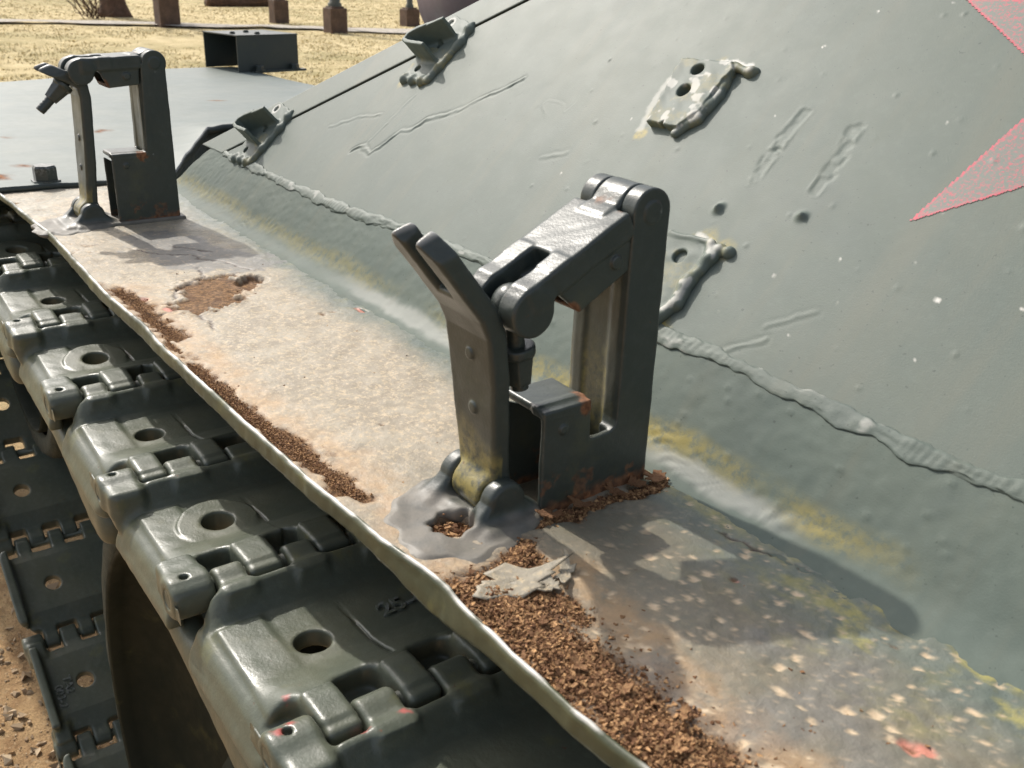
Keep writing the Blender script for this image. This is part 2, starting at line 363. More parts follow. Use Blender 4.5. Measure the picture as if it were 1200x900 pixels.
# ------------------------------------------------------------------ the tank: hull
tank = empty("tank", (0.6, -1.2, GZ))
tag(tank, "grey green armoured vehicle with a sloped hull, dusty rusting fender and steel tracks", "tank")
R2 = math.sqrt(.5); WY, WZ = -0.0472, 0.0604
def plate(X, s, h=0.):
    """side plate coordinates: along the tank, up the slope from the weld, out of the plate"""
    X, s, h = np.broadcast_arrays(np.asarray(X, float), np.asarray(s, float), np.asarray(h, float))
    return np.stack([X, WY-R2*s+R2*h, WZ+R2*s+R2*h], -1)
groove = lambda s: 1.5303-1.309*(s+.0105)
weld_pts = np.array([(-.9, 0), (.4974, -.0035), (.5413, -.0049), (.5718, -.0041), (.6171, -.0031), (.6414, -.0033), (.6828, -.0012), (.7281, 0), (.964, -.0032), (1.087, -.007), (1.1998, -.0134), (1.3492, -.0121), (1.56, -.0099)])
weld_s = lambda X: np.interp(X, weld_pts[:, 0], weld_pts[:, 1])
# side plate with cracks, scars and brushed relief
ss = np.concatenate([np.arange(-.012, .33, .0014), np.linspace(.34, .62, 12)])
tt = np.concatenate([np.linspace(-.9, .38, 20)[:-1], np.arange(.38, 1.5, .0014)])
def plate_relief(X, s):
    h = .0004*(fbm(X*4, s*4, 2, 1)-.5)+.00003*(fbm(X*60, s*60, 3, 2)-.5)
    def crack(pts, w=.0015, a=.0011, sd=0):
        d = segdist(X+.004*(fbm(X*90, s*90, 3, sd)-.5), s+.006*(fbm(X*110, s*110, 3, sd+3)-.5), pts)
        return .36*a*(np.exp(-(d/w)**2)-.6*np.exp(-((d-.003)/w)**2))*(.25+1.3*vn(X*90, s*90, sd+11))
    h = h+crack([(1.262, .052), (1.250, .0605), (1.227, .0525), (1.218, .065), (1.205, .090), (1.188, .093), (1.177, .109), (1.145, .123), (1.129, .137), (1.08, .175)], a=.0016)
    h = h+crack([(1.34, .07), (1.30, .09), (1.26, .10)], a=.0007, sd=2)+crack([(1.245, .062), (1.225, .148)], a=.0005, sd=5)
    h = h+crack([(.669, -.012), (.6675, -.035)], a=.0008)+crack([(.68, .03), (.655, .05)], a=.0006, sd=4)+crack([(.98, .10), (.955, .112)], a=.0007, sd=1)
    h = h+crack([(.70, .0), (.675, .022)], a=.0007, sd=8)
    for pts, w in (([(.7612, .189), (.7628, .175), (.764, .158)], .006), ([(.7633, .153), (.763, .130)], .006), ([(.7155, .183), (.7113, .159), (.7114, .132)], .0062)):
        d = segdist(X+.003*(fbm(X*150, s*150, 2, 5)-.5), s+.005*(fbm(X*140, s*140, 2, 6)-.5), pts)
        rim = np.exp(-((d-w*(.6+.5*fbm(X*60, s*60, 2, 15)))/.0012)**2); h = h+.0005*rim*sstep(.42, .70, fbm(X*120, s*120, 2, 8))-.0005*sstep(w*1.05, w*.75, d)*sstep(.35, .6, fbm(X*160, s*160, 2, 9))
    wn_ = fbm(X*38+.8*fbm(X*20, s*20, 2, 41), s*26+.8*fbm(X*17, s*17, 2, 42), 3, 40); mk = sstep(.085, .02, np.hypot((X-1.01)*.7, s-.115))*sstep(.48, .62, fbm(X*16, s*16, 2, 45))+.5*sstep(.04, .01, np.hypot(X-.69, s-.01))*sstep(.5, .6, fbm(X*20, s*20, 2, 46))
    h = h+.00020*np.exp(-((wn_-.5)/.012)**2)*np.clip(mk, 0, 1)-.00012*np.exp(-((wn_-.53)/.02)**2)*np.clip(mk, 0, 1)
    rs = np.random.RandomState(21)
    for _ in range(60):
        cx, cs, r, a = rs.uniform(.5, 1.0), rs.uniform(.0, .30), .0012+.0010*rs.rand()**3, .0002+.0007*rs.rand()**3
        h = h+a*np.exp(-((X-cx)**2+(s-cs)**2)/(r*r))
    for cx, cs, r, a in ((.7735, .0985, .0028, .004), (.7725, .1015, .0024, .003), (.7095, .1097, .003, .003), (.707, .1105, .002, .003)):
        h = h+a*np.exp(-((X-cx)**2+(s-cs)**2)/(r*r))
    return h
Tg, Sg = np.meshgrid(tt, ss, indexing='ij'); Xg = np.minimum(Tg+(groove(Sg)-1.5)*sstep(.9, 1.5, Tg), groove(Sg)-.0016)
Sg = Sg+(weld_s(Xg)-.0005+.012)*sstep(.03, -.012, Sg); Hg = plate_relief(Xg, Sg)
yel = np.zeros_like(Xg); whi = np.zeros_like(Xg)
for (cx, cs, r) in ((.765, .071, .017), (.749, .070, .013), (.752, .002, .012), (.893, .165, .010), (.892, .145, .008), (.865, .226, .006), (1.268, .142, .008)):
    yel = np.maximum(yel, sstep(r, r*.2, np.hypot(Xg-cx, Sg-cs)+.012*(fbm(Xg*110, Sg*110, 3, 3)-.5)))
d = segdist(Xg, Sg, [(.896, .150), (.905, .185), (.902, .212)]); whi = np.maximum(whi, .4*sstep(.005, .002, d+.006*(fbm(Xg*150, Sg*150, 3, 2)-.5)))
d = segdist(Xg, Sg, [(.866, .2225), (.838, .2215), (.829, .2175)]); whi = np.maximum(whi, .85*sstep(.0045, .002, d+.006*(fbm(Xg*170, Sg*170, 3, 4)-.5)))
d = segdist(Xg, Sg, [(.774, .0755), (.759, .0725)]); whi = np.maximum(whi, .75*sstep(.0045, .002, d+.004*(fbm(Xg*170, Sg*170, 3, 4)-.5)))
rs = np.random.RandomState(5)
for _ in range(34): whi = np.maximum(whi, sstep(.0013, .0005, np.hypot(Xg-rs.uniform(.5, .95), Sg-rs.uniform(.02, .3)))*rs.rand())
whi = np.maximum(whi, sstep(.0022, .0012, np.hypot(Xg-.594, Sg-.081)))
whi = np.maximum(whi, .8*sstep(.003, .001, np.abs(Sg-.262+(1.171-Xg)*-.75+.003*(fbm(Xg*60, Sg*60, 2)-.5)))*sstep(1.145, 1.16, Xg)*0)
hull = part("hull_side_plate", plate(Xg, Sg, Hg).reshape(-1, 3), grid_faces(len(tt), len(ss)), M_hull, tank, attrs={'yellow': yel, 'white': whi})
# red star, worn through the green
c0 = np.array([.5525, .256]); Rst = .158; a0 = math.radians(123.5+180)
pts = []
for k in range(10):
    r = Rst if k % 2 == 0 else Rst*.382; a = a0+k*math.pi/5; pts.append(c0+r*np.array([math.cos(a), math.sin(a)]))
pts = np.array(pts)
gx = np.arange(c0[0]-Rst, c0[0]+Rst+.002, .0012); gs = np.arange(c0[1]-Rst, min(c0[1]+Rst, .60), .0012)
GXs, GSs = np.meshgrid(gx, gs, indexing='ij')
dd = poly2(GXs, GSs, [tuple(p) for p in pts]).ravel(); fc = grid_faces(len(gx), len(gs)); fc = fc[(dd[fc] < .0006).all(1)]
used = np.unique(fc); rm = np.full(len(dd), -1); rm[used] = np.arange(len(used))
sv = plate(GXs, GSs, plate_relief(GXs, GSs)+.00035).reshape(-1, 3)[used]
star = part("star_marking", sv, rm[fc], M_star, hull, attrs={'edge': sstep(-.0022, -.0012, dd[used]+.0009*(fbm(GXs.ravel()[used]*700, GSs.ravel()[used]*700, 2)-.5))})
# lower strip of the sponson, with its fillet into the fender
prof = []
for k in range(15):
    u = k/14; prof.append((.022-.028*u, -.0004+.0128*u**2.2))
y1, z1 = prof[-1]
for k in range(1, 25):
    u = k/24; prof.append((y1+(WY-.001-y1)*u, z1+(WZ-.0015-z1)*u+.0022*math.sin(math.pi*u)))
prof = np.array(prof); pl_ = np.concatenate([[0], np.cumsum(np.hypot(*np.diff(prof, axis=0).T))])
qq = np.arange(0, pl_[-1], .0018); py, pz = np.interp(qq, pl_, prof[:, 0]), np.interp(qq, pl_, prof[:, 1])
tx = np.concatenate([np.linspace(-.9, .36, 16)[:-1], np.arange(.36, 1.628, .0022)])
Xs_, Qs_ = np.meshgrid(tx, qq, indexing='ij'); Ys_, Zs_ = np.interp(Qs_, pl_, prof[:, 0]), np.interp(Qs_, pl_, prof[:, 1])
Xs2 = np.where(Xs_ > 1.45, Xs_-(Xs_-1.45)*(Qs_/pl_[-1])*.30, Xs_)
rel = .0012*(fbm(Xs_*30, Qs_*30, 3, 4)-.5)+.0008*(fbm(Xs_*140, Qs_*140, 3, 6)-.5)
wr = np.exp(-((Qs_-.026)/.012)**2)*sstep(.50, .58, Xs_)*(.0007*np.sin((Xs_*1.0+Qs_*1.5)*420+46*fbm(Xs_*30, Qs_*30, 3))*sstep(.5, .75, fbm(Xs_*30, Qs_*46, 2, 3)))
rel = rel+wr
top_ = plate(Xs2, weld_s(Xs2)+.0008); kq = (Qs_/pl_[-1])**3; Ys_ = Ys_+(top_[..., 1]-prof[-1, 0])*kq; Zs_ = Zs_+(top_[..., 2]-prof[-1, 1])*kq
rsd = np.random.RandomState(8)
for _ in range(26): rel = rel+.0012*np.exp(-((Xs_-rsd.uniform(.5, .95))**2+(Qs_-rsd.uniform(.03, .085))**2)/(.0014**2))
yl = sstep(.015, .002, np.abs(Qs_-.032+.016*(fbm(Xs_*14, Qs_*14, 3, 2)-.5)))*sstep(.25, .6, fbm(Xs_*9, Qs_*9, 3, 7)+.25*sstep(.62, .72, Xs_)*sstep(1., .85, Xs_))*sstep(.50, .60, Xs_)*(.85-.50*sstep(.75, .9, Xs_))
wt = .30*sstep(.010, .003, np.abs(Qs_-.020+.010*(fbm(Xs_*60, Qs_*60, 3, 9)-.5)))*sstep(.80, .86, Xs_)*sstep(1.16, 1.04, Xs_)  # white glint along the crease, painted into the colour
wt = np.maximum(wt, .3*sstep(.010, .003, np.abs(Qs_-.022+.010*(fbm(Xs_*60, Qs_*60, 3, 9)-.5)))*sstep(.57, .62, Xs_)*sstep(.72, .68, Xs_))
spn = part("sponson_plate", np.stack([Xs2, Ys_+.7*rel, Zs_+.7*rel], -1).reshape(-1, 3), grid_faces(len(tx), len(qq)), M_foot, tank, attrs={'yellow': yl, 'white': wt})
# end of the strip
ev = np.stack([Xs2[-1], Ys_[-1], Zs_[-1]], -1); ev2 = ev+[0, -.06, -.004]
v, f = sweep(np.stack([ev, ev2], 1), closed=False); part("sponson_end_plate", v, f, M_hull, spn, attrs={'yellow': np.zeros(len(v)), 'white': np.zeros(len(v))})
# weld bead between the two plates
wx = weld_pts
bxx = np.concatenate([np.linspace(-.9, .38, 8)[:-1], np.arange(.38, 1.53, .0011)]); bs = np.interp(bxx, wx[:, 0], wx[:, 1])
th = np.linspace(-.12*math.pi, 1.12*math.pi, 15)
Bx, Th = np.meshgrid(bxx, th, indexing='ij')
lum = fbm(Bx*70, Th*1.1, 3, 4); rip = np.abs(np.sin(Bx*560+16*fbm(Bx*26, Bx*0, 3)+.5*np.sin(Th*2)))
wid = (.0046+.0034*(vn(Bx*38, Bx*0, 2)-.4)+.005*(lum-.5)+.002*(vn(Bx*150, Bx*0, 3)-.5)); hei = (.0013+.0032*(lum-.42)*sstep(.25, .6, vn(Bx*16, Bx*0, 12))+.0008*(fbm(Bx*260, Th*2.2, 3, 9)-.5)+.0005*rip*sstep(.35, .8, vn(Bx*22, Bx*0, 5))); hei = np.maximum(hei*(.50+.35*sstep(.6, .9, Bx)), .0003)
cen = (np.interp(Bx, bxx, bs)+.002*(vn(Bx*45, Bx*0, 9)-.5))
wb = plate(Bx, cen+wid*np.cos(Th), .0002+hei*np.sin(Th)).reshape(-1, 3)
part("weld_bead", wb, grid_faces(len(bxx), len(th))[:, ::-1], M_hull, hull, attrs={'yellow': .0*Bx, 'white': .35*sstep(.62, .8, lum)*sstep(.60, .75, vn(Bx*60, Bx*0, 4))})
# glacis plate: its edge shows beyond the groove
E0 = [(1.5303+.0000, -.0105), (1.5303-1.309*.6, .5895)]
fx = lambda s: 1.6019-1.309*(s+.0082)*1.0
gl = []
for s in (-.012, .59):
    a = plate(groove(s)+.0022, s, .0012); b = plate(fx(s), s, .0012); gl += [a, b, b+[0, -1.6, 0], a+[0, -1.6, 0]]
gl = np.array(gl)
gp = part("glacis_plate", gl, [(0, 1, 2, 3), (7, 6, 5, 4), (0, 4, 5, 1), (1, 5, 6, 2), (2, 6, 7, 3), (3, 7, 4, 0)], M_hull, tank, smooth=False)
bv = gp.modifiers.new("bevel", 'BEVEL'); bv.width = .002; bv.segments = 2
lowfront = boxes([(1.2, 1.60, -1.64, -.10, -.10, .045)]); part("nose_plate", *lowfront, M_dark, tank, smooth=False)
# hull body behind the plates
t1 = plate(-.9, .62); rf = boxes([(-.9, 1.02, -2.0, t1[1]+.004, t1[2]-.02, t1[2])]); part("hull_roof", *rf, M_dark, tank, smooth=False)
part("lower_hull", *boxes([(-.9, 1.9, -2.1, -.275, -.72, -.016)]), M_dark, tank, smooth=False)
part("sponson_floor", *boxes([(-.9, 1.66, -.40, .10, -.024, -.0135)]), M_dark, tank, smooth=False)

# ------------------------------------------------------------------ fender
edge_px = np.array([(-.9, .186), (.30, .182), (.45, .181), (.5122, .1808), (.5474, .1836), (.5822, .1839), (.6218, .1841), (.6503, .1820), (.6703, .1825), (.7061, .1871), (.7795, .1916), (.9061, .1944), (1.026, .1958), (1.1, .1945), (1.1827, .1977), (1.30, .1945), (1.4321, .1924), (1.6599, .2021), (1.70, .203)])
def edge_y(X): return np.interp(X, edge_px[:, 0], edge_px[:, 1])+.0018*(fbm(X*22, X*0, 2, 2)-.5)+.0004*(vn(X*120, X*0, 6)-.5)
fxx = np.concatenate([np.linspace(-.9, .36, 16)[:-1], np.arange(.36, 1.698, .0019)]); fu = np.linspace(0, 1, 122)
FX, FU = np.meshgrid(fxx, fu, indexing='ij'); FY = -.01+(edge_y(FX)-.0006+.01)*FU
rust_lines = [([(1.2054, .1878), (1.1717, .1815), (1.1089, .1845), (1.0571, .1795)], .011), ([(.9921, .1904), (.8845, .1871), (.8215, .1815), (.7548, .1763)], .0095), ([(1.06, .188), (.97, .191)], .003), ([(.643, .1703), (.6303, .163), (.597, .1655), (.5594, .1640), (.5204, .1630), (.46, .164), (.36, .165)], .0195),
    ([(.6824, .1138), (.6753, .1027), (.6716, .022), (.674, .012)], .0065), ([(.664, .125), (.645, .150), (.60, .14)], .011)]
n3 = fbm(FX*60, FY*60, 4, 11); n4 = fbm(FX*150, FY*150, 4, 12); n2 = fbm(FX*22, FY*22, 4, 13)
rust = np.zeros_like(FX)
for pts_, w in rust_lines: rust = np.maximum(rust, sstep(w*1.15, w*.55, segdist(FX, FY, pts_)+.018*(n3-.5)+.008*(n4-.5)))
patch = poly2(FX, FY, [(1.1791, .1423), (1.2038, .1057), (1.181, .0657), (1.1449, .0828), (1.1079, .1249), (1.1178, .1551)])+.046*(n3-.5)+.022*(n4-.5)
pk = sstep(.003, -.003, patch); rust = np.maximum(rust, .92*pk)
deep = sstep(.003, -.002, np.hypot((FX-1.172)/1.0, (FY-.072)/1.0)-.0135+.008*(n3-.5))
hole = np.hypot((FX-.7005)/1.05, (FY-.1485)/1.0)-.0115+.004*(n4-.5); hk = sstep(.002, -.002, hole); rust = np.maximum(rust, hk)
rust = np.maximum(rust, .55*sstep(.045, .012, segdist(FX, FY, [(.64, .165), (.36, .165)]))*sstep(.45, .62, n3+.4*(n4-.5)))
rust = np.maximum(rust, .75*sstep(.60, .70, n3)*sstep(.05, .0, edge_y(FX)-FY)*sstep(.45, .6, n2))
dust = sstep(.66, .84, FX+.22*(n2-.5))*sstep(.016, .060, FY+.03*(n2-.5)+.012*(n3-.5))+.55*sstep(.08, .16, FY+.05*(n2-.5))
dust = np.clip(dust*(1-.55*sstep(1.25, 1.5, FX)*sstep(.35, .7, n2)), 0, 1)
dust = np.maximum(dust, .5*sstep(.10, .15, FY+.04*(n2-.5))*sstep(.72, .64, FX))
grey = sstep(.042, .03, segdist(FX, FY, [(1.36, .105), (1.27, .085), (1.24, .06)])+.05*(n3-.5))*.8
grey = np.maximum(grey, .55*sstep(.55, .70, fbm(FX*13, FY*13, 3, 31))*sstep(.70, .60, FX))
brown = sstep(.025, .075, FY+.05*(n2-.5))*sstep(1.0, .8, FX)
ochre = .5*sstep(.034, .006, segdist(FX, FY, [(.66, .175), (.74, .165), (.80, .172), (.90, .182), (1.1, .182), (1.2, .18)])+.03*(n3-.5))+.6*sstep(.045, .02, np.hypot(FX-1.16, FY-.11)+.03*(n3-.5))+.5*sstep(.02, .005, segdist(FX, FY, [(.64, .12), (.56, .13), (.46, .135)])+.025*(n3-.5))
ctr = np.random.RandomState(17)
chip = np.zeros_like(FX)
# pits where the paint has let go, as their own worn shapes
def cells(f, sd, keep, rmin, rmax):
    i0, j0 = np.floor(FX*f), np.floor(FY*f*1.25); out = np.full(FX.shape, 9.)
    for a in (-1, 0, 1):
        for b_ in (-1, 0, 1):
            ci, cj = (i0+a).astype(int), (j0+b_).astype(int)
            qx = (ci+.15+.7*_h(ci, cj, sd))/f; qy = (cj+.15+.7*_h(ci, cj, sd+1))/(f*1.25)
            rr = np.where(_h(ci, cj, sd+2) < keep, rmin+(rmax-rmin)*_h(ci, cj, sd+3), -9.)
            out = np.minimum(out, np.hypot(FX-qx, (FY-qy)*1.15)-rr)
    return out
c1 = cells(95, 1, .72, .0002, .0025)+.0095*(n4-.5)+.004*(n3-.5)+.0008; c2 = cells(210, 5, .5, .0002, .0011)+.0030*(n4-.5)
reg = sstep(.72, .60, FX+.1*(n2-.5))*sstep(.005, .025, FY)
chip = np.maximum(sstep(.0007, -.0005, c1)*reg, .8*sstep(.0005, -.0004, c2)*np.maximum(.45*reg, .5*sstep(.7, .8, FX)*sstep(.03, .06, FY)))
pink = np.zeros_like(FX)
for cx, cy, r in ((1.0431, .0231, .007), (1.049, .0235, .005), (.4597, .085, .0065), (.4565, .081, .005), (1.166, .176, .010), (1.128, .165, .008), (.5239, .142, .0035), (.579, .0559, .0025)):
    pink = np.maximum(pink, sstep(.0012, -.001, np.hypot(FX-cx, (FY-cy)*1.4)-r*.75+.006*(n4-.5)))
for cx, cy, r in ((1.0521, .0563, .006), (1.0521, .0463, .004), (.5239, .142, .006), (.5028, .0343, .003), (.4597, .085, .004), (.581, .0559, .003), (.83, .12, .003)):
    rust = np.maximum(rust, .9*sstep(.0012, -.001, np.hypot(FX-cx, (FY-cy)*1.5)-r*.6+.006*(n4-.5)))
crack = np.zeros_like(FX)
for pts_ in ([(1.1874, .1816), (1.1195, .1799), (1.1196, .1582)], [(1.24, .10), (1.205, .1057), (1.181, .14), (1.15, .152)], [(1.27, .09), (1.245, .07), (1.222, .066), (1.20, .055)], [(1.34, .135), (1.30, .115), (1.285, .09), (1.26, .085)], [(1.11, .15), (1.08, .145), (1.06, .15)], [(1.33, .10), (1.31, .085), (1.285, .07)], [(.66, .17), (.655, .15), (.655, .13)], [(.613, .028), (.565, .018), (.52, .006)]):
    crack = np.maximum(crack, sstep(.0016, .0005, segdist(FX+.008*(n3-.5), FY+.008*(n4-.5), pts_)))
yel = .6*sstep(.022, .004, np.abs(FY-.010+.02*(n3-.5)))*sstep(.56, .63, FX)*sstep(.74, .68, FX)*.8+.75*sstep(.50, .66, fbm(FX*45, FY*70, 4, 51))*sstep(.64, .5, FX)*sstep(.10, .03, FY)
FZ = .0022*(fbm(FX*7, FY*7, 3, 20)-.5)+.0012*(n2-.5)+.0010*(n3-.5)+.0007*(n4-.5)
FZ = FZ-.0005*chip-.0012*pink-rust*(.0012+.0022*n4)-.004*deep-.005*hk-.0012*crack+.0016*sstep(.0035, .001, np.abs(patch-.003))*n4*1.2
FZ = FZ+.0016*(fbm(FX*190, FY*120, 3, 41)-.5)*sstep(.66, .56, FX)
FZ = FZ*sstep(-.01, .012, FY)+.0004
fen = part("fender", np.stack([FX, FY, FZ], -1).reshape(-1, 3), grid_faces(len(fxx), len(fu)), M_fender, tank,
    attrs=dict(brown=brown, ochre=ochre, rust=rust, dust=dust, grey=grey, chip=chip, pink=pink, crack=crack, yellow=np.clip(yel, 0, 1)))
fen_z = lambda X, Y: .0022*(fbm(X*7, Y*7, 3, 20)-.5)-.001
# folded outer lip
lx = np.concatenate([np.linspace(-.9, .36, 16)[:-1], np.arange(.36, 1.70, .0022)]); ey = edge_y(lx)
dip = .0086+.006*np.exp(-((lx-.655)/.035)**2)+.003*(fbm(lx*14, lx*0, 3, 3)-.5)-.004*sstep(1.2, 1.6, lx)
wob = .0016*(fbm(lx*26, lx*0, 3, 8)-.5)+.003*np.exp(-((lx-.66)/.03)**2)
top = .0030+.0010*(fbm(lx*40, lx*0, 3, 5)-.5)+.0004*(vn(lx*170, lx*0, 2)-.5)
ring = [(0., 'b', -.0030), (-.0003, 't', -.0012), (.0006, 't', .0002), (.0017, 't', .0), (.0030, 't', -.0011), (.0034, 't', -.003), (.0031, 'm', 0), (.0036, 'b', .0025), (.0032, 'b', .0004), (.0016, 'b', -.0002), (.0002, 'b', .001)]
rg = np.zeros((len(lx), len(ring), 3))
for k, (dy, w_, dz) in enumerate(ring):
    zz = {'t': top, 'b': -dip, 'm': (top-dip)/2}[w_]+dz
    if k == 0: zz = top*0-.004
    rg[:, k] = np.stack([lx, ey+dy+wob*(1 if w_ == 'b' else .3 if w_ == 'm' else 0)+.0006*(vn(lx*200, lx*0+k, 5)-.5), zz], 1)
v, f = sweep(rg); wa = np.zeros((len(lx), len(ring))); wa[:, 1:5] = (sstep(.30, .55, fbm(lx*55, lx*0, 3, 6))*.95)[:, None]; wa[:, 1] *= .6; wa[:, 4] = 0
part("fender_lip", v, f, M_lip, fen, attrs={'white': wa})

# ------------------------------------------------------------------ fender clamps
def interp2(pts, k): return None
def polyline2(p, q, pts):
    d = None
    for (ax, ay), (cx, cy) in zip(pts[:-1], pts[1:]):
        ex, ey = cx-ax, cy-ay; t = np.clip(((p-ax)*ex+(q-ay)*ey)/(ex*ex+ey*ey), 0, 1)
        b = (p-ax-ex*t)**2+(q-ay-ey*t)**2; d = b if d is None else np.minimum(d, b)
    return np.sqrt(d)
def build_clamp(X0, post, zt, yh, boxy, boxz, notch, arm_a, arm_l, lever, barrel, open_, base_off):
    """post: (inner y, outer y); zt: hinge height; yh: hinge y; lever: inner-face polyline (y, z)"""
    root = empty("fender_clamp", (X0, 0, 0), tank)
    xf = lambda v: v+np.array([X0, 0, 0])
    p0, p1 = post; b0, b1 = boxy; r = (p1-p0)/2 if notch else .0132
    if notch: sil = [(p0, -.004), (p0, zt), (p1, zt), (p1, notch+.006), (p1+.0015, notch+.002), (p1+.005, notch), (b0-.0015, notch-.001), (b0-.0005, notch), (b0, boxz), (b1, boxz-.0008), (b1, -.004)]
    else: sil = [(p0, -.004), (p0, zt), (p0+2*r, zt), (p1, boxz+.006), (p1, boxz), (b1, boxz), (b1, -.004)]
    WX = .045
    def f_post(x, y, z):
        s2 = np.minimum(poly2(y, z, sil), np.sqrt((y-yh)**2+(z-zt)**2)-r)
        near = ext(s2, x, .0055, .0055, .0010); far = ext(np.maximum(s2, y-p1-.001), x, WX-.0055, .0055, .0010)
        cut = bx(x, y, z, .0035, .02, p1+.004, b1+.05, -.02, boxz-.004, .0015)       # thin box wall
        near = np.maximum(near, -cut)
        web = bx(x, y, z, .004, WX-.004, p1-.009, p1-.0005, -.004, zt-.020, .0012)
        d = smin(smin(near, far, .003), web, .005)
        bw = ext(poly2(y, z, [(p1-.004, -.004), (p1-.004, boxz*.55), (b1, boxz*.9), (b1, -.004)]), x, .0355, .0018, .0008)
        tp = bx(x, y, z, 0, .0373, b0-.001, b1, boxz-.0045, boxz+.0005, .002)
        tp = np.maximum(tp, -(.707*(x-.0)+.707*(boxz-z)-.0052))
        d = smin(d, smin(bw, tp, .003), .003)
        d = smin(d, cyl(y-(b0+b1)/2-.003, z-boxz+.013, x+.0002, .0030, .0012, .0008), .001)
        d = smin(d, cyl(y-yh, z-zt, x+.0001, .0062, .0010, .0006), .0012)
        return d+.00016*lump(x, y, z, 150)+.00009*lump(x, y, z, 420, 2)
    solid_part("post", f_post, (-.003, p0-.004, -.004), (WX+.003, b1+.004, zt+r+.003), .00095, M_clamp, root, xf, lambda v: {'rust': np.clip(.9*sstep(.0010, -.0010, np.sqrt((v[:, 1]-b0-.0015)**2+(v[:, 2]-boxz+.003)**2+(v[:, 0]*.4)**2)-.0055+.007*(fbm(v[:, 1]*300, v[:, 2]*300+v[:, 0]*200, 3)-.5))+.8*sstep(.009, .002, v[:, 2]+.012*(fbm(v[:, 1]*150+v[:, 0]*90, v[:, 2]*150, 3)-.5))+.5*sstep(.66, .70, fbm(v[:, 1]*120+v[:, 0]*80, v[:, 2]*120, 4, 4))*sstep(.012, .0, np.abs(v[:, 2]-.010)-.006), 0, 1), 'yellow': .8*sstep(.10, .05, v[:, 2]+.05*(fbm(v[:, 0]*60, v[:, 2]*60, 3)-.5))*sstep(.0012, -.0005, np.abs(v[:, 1]-p1))*(v[:, 0] > .004)})
    # swing arm in the frame of its hinge
    ca, sa = math.cos(arm_a), math.sin(arm_a)
    to = lambda y, z: ((y-yh)*ca+(z-zt)*sa, -(y-yh)*sa+(z-zt)*ca)
    L = arm_l
    def f_arm(x, y, z):
        l, n = y, z
        pl = bx(x, l, n, 0, WX, .0135, L-.018, -.0045, .0090, .0018)
        t1 = smin(bx(x, l, n, 0, .0145, L-.032, L-.001, -.0045, .0090, .0018), cyl(l-L, n+.0044, x-.00725, .0132, .00725, .0016), .004)
        t2 = smin(bx(x, l, n, .0305, WX, L-.032, L-.001, -.0045, .0090, .0018), cyl(l-L, n+.0044, x-.03775, .0132, .00725, .0016), .004)
        kn = smin(cyl(l, n, x-.0225, .0132, .0106, .0012), bx(x, l, n, .0119, .0331, .002, .022, -.006, .0095, .002), .004)
        d = smin(smin(pl, np.minimum(t1, t2), .002), kn, .003)
        slot = bx(x, l, n, .0150, .0300, L-.030, L+.03, -.03, .03, .003); d = smax(d, -slot, .002)
        tube = ext(poly2(l, n, [(.0165, -.002), (L-.0165, -.002), (L-.0255, -.0228), (.0185, -.0215)]), x, .0225, .0212, .0014)
        tub = np.maximum(tube, -ext(poly2(l, n, [(.033, -.0058), (L, -.0058), (L, -.0186), (.033, -.0186)]), x, .0225, .0176, .001))
        d = smin(d, tub, .0025)
        d = smin(d, cyl(l-.031, n+.0115, x-.0012, .0038, .0016, .0008), .001)
        return d+.00016*lump(x, l, n, 170, 3)+.00008*lump(x, l, n, 430, 1)
    def xa(v):
        y = v[:, 1]*ca-v[:, 2]*sa+yh; z = v[:, 1]*sa+v[:, 2]*ca+zt; return np.stack([v[:, 0]+X0, y, z], 1)
    solid_part("swing_arm", f_arm, (-.002, -.016, -.024), (WX+.002, L+.016, .016), .0009, M_clamp, root, xa, lambda v: {'rust': .75*sstep(.0012, -.001, np.hypot(v[:, 1]-L+.022, v[:, 2]+.020)-.005+.008*(fbm(v[:, 0]*200, v[:, 1]*200, 3)-.5))+.6*sstep(.60, .68, fbm(v[:, 0]*160, v[:, 1]*130, 4, 2))*sstep(.006, .0, np.abs(v[:, 1]-.012))})
    pv, pf = lathe([(0, .0010), (.005, .0010), (.005, WX-.001), (0, WX-.001)], 20, 'x', (0, 0, 0)); pv = xa(pv); part("hinge_pin", pv, pf, M_clamp, root)
    # eye bolt and nut
    ey_, ez_ = yh+L*ca+.0044*sa, zt+L*sa-.0044*ca
    ba = math.radians(-98) if open_ else math.radians(-44)
    bl = .050 if open_ else .058; n0 = .0235 if open_ else .0185
    cb, sb = math.cos(ba), math.sin(ba)
    def xb(v): return np.stack([v[:, 0]+X0+(.0195 if open_ else .0225), v[:, 1]*cb-v[:, 2]*sb+ey_, v[:, 1]*sb+v[:, 2]*cb+ez_], 1)
    def f_bolt(x, y, z):
        e = np.maximum(np.sqrt(x*x+y*y+z*z)-.0112, np.abs(x)-.0066)
        sh = cyl(x, z, y-bl/2, .0049, bl/2, .0008)
        return smin(e, sh+.00022*np.sin(y*5200), .004)+.00009*lump(x, y, z, 300)
    solid_part("eye_bolt", f_bolt, (-.012, -.013, -.013), (.012, bl+.002, .013), .0009, M_clamp, root, xb)
    def f_nut(x, y, z):
        fl = cyl(x, z, y-n0-.0026, .0105, .0026, .0012)
        rad = np.sqrt(x*x+z*z); a = np.arctan2(z, x); hexr = rad*np.cos((a+np.pi/6) % (np.pi/3)-np.pi/6)
        co = np.maximum(hexr-(.0086-.13*np.maximum(y-n0-.004, 0)), np.abs(y-n0-.012)-.0105)
        return smin(fl, co, .002)+.00009*lump(x, y, z, 350, 1)
    solid_part("nut", f_nut, (-.013, n0-.003, -.013), (.013, n0+.026, .013), .0009, M_clamp, root, xb)
    # lever with its fork
    by, bz = barrel; T = .0058
    lev = [(y+T, z) for y, z in lever]
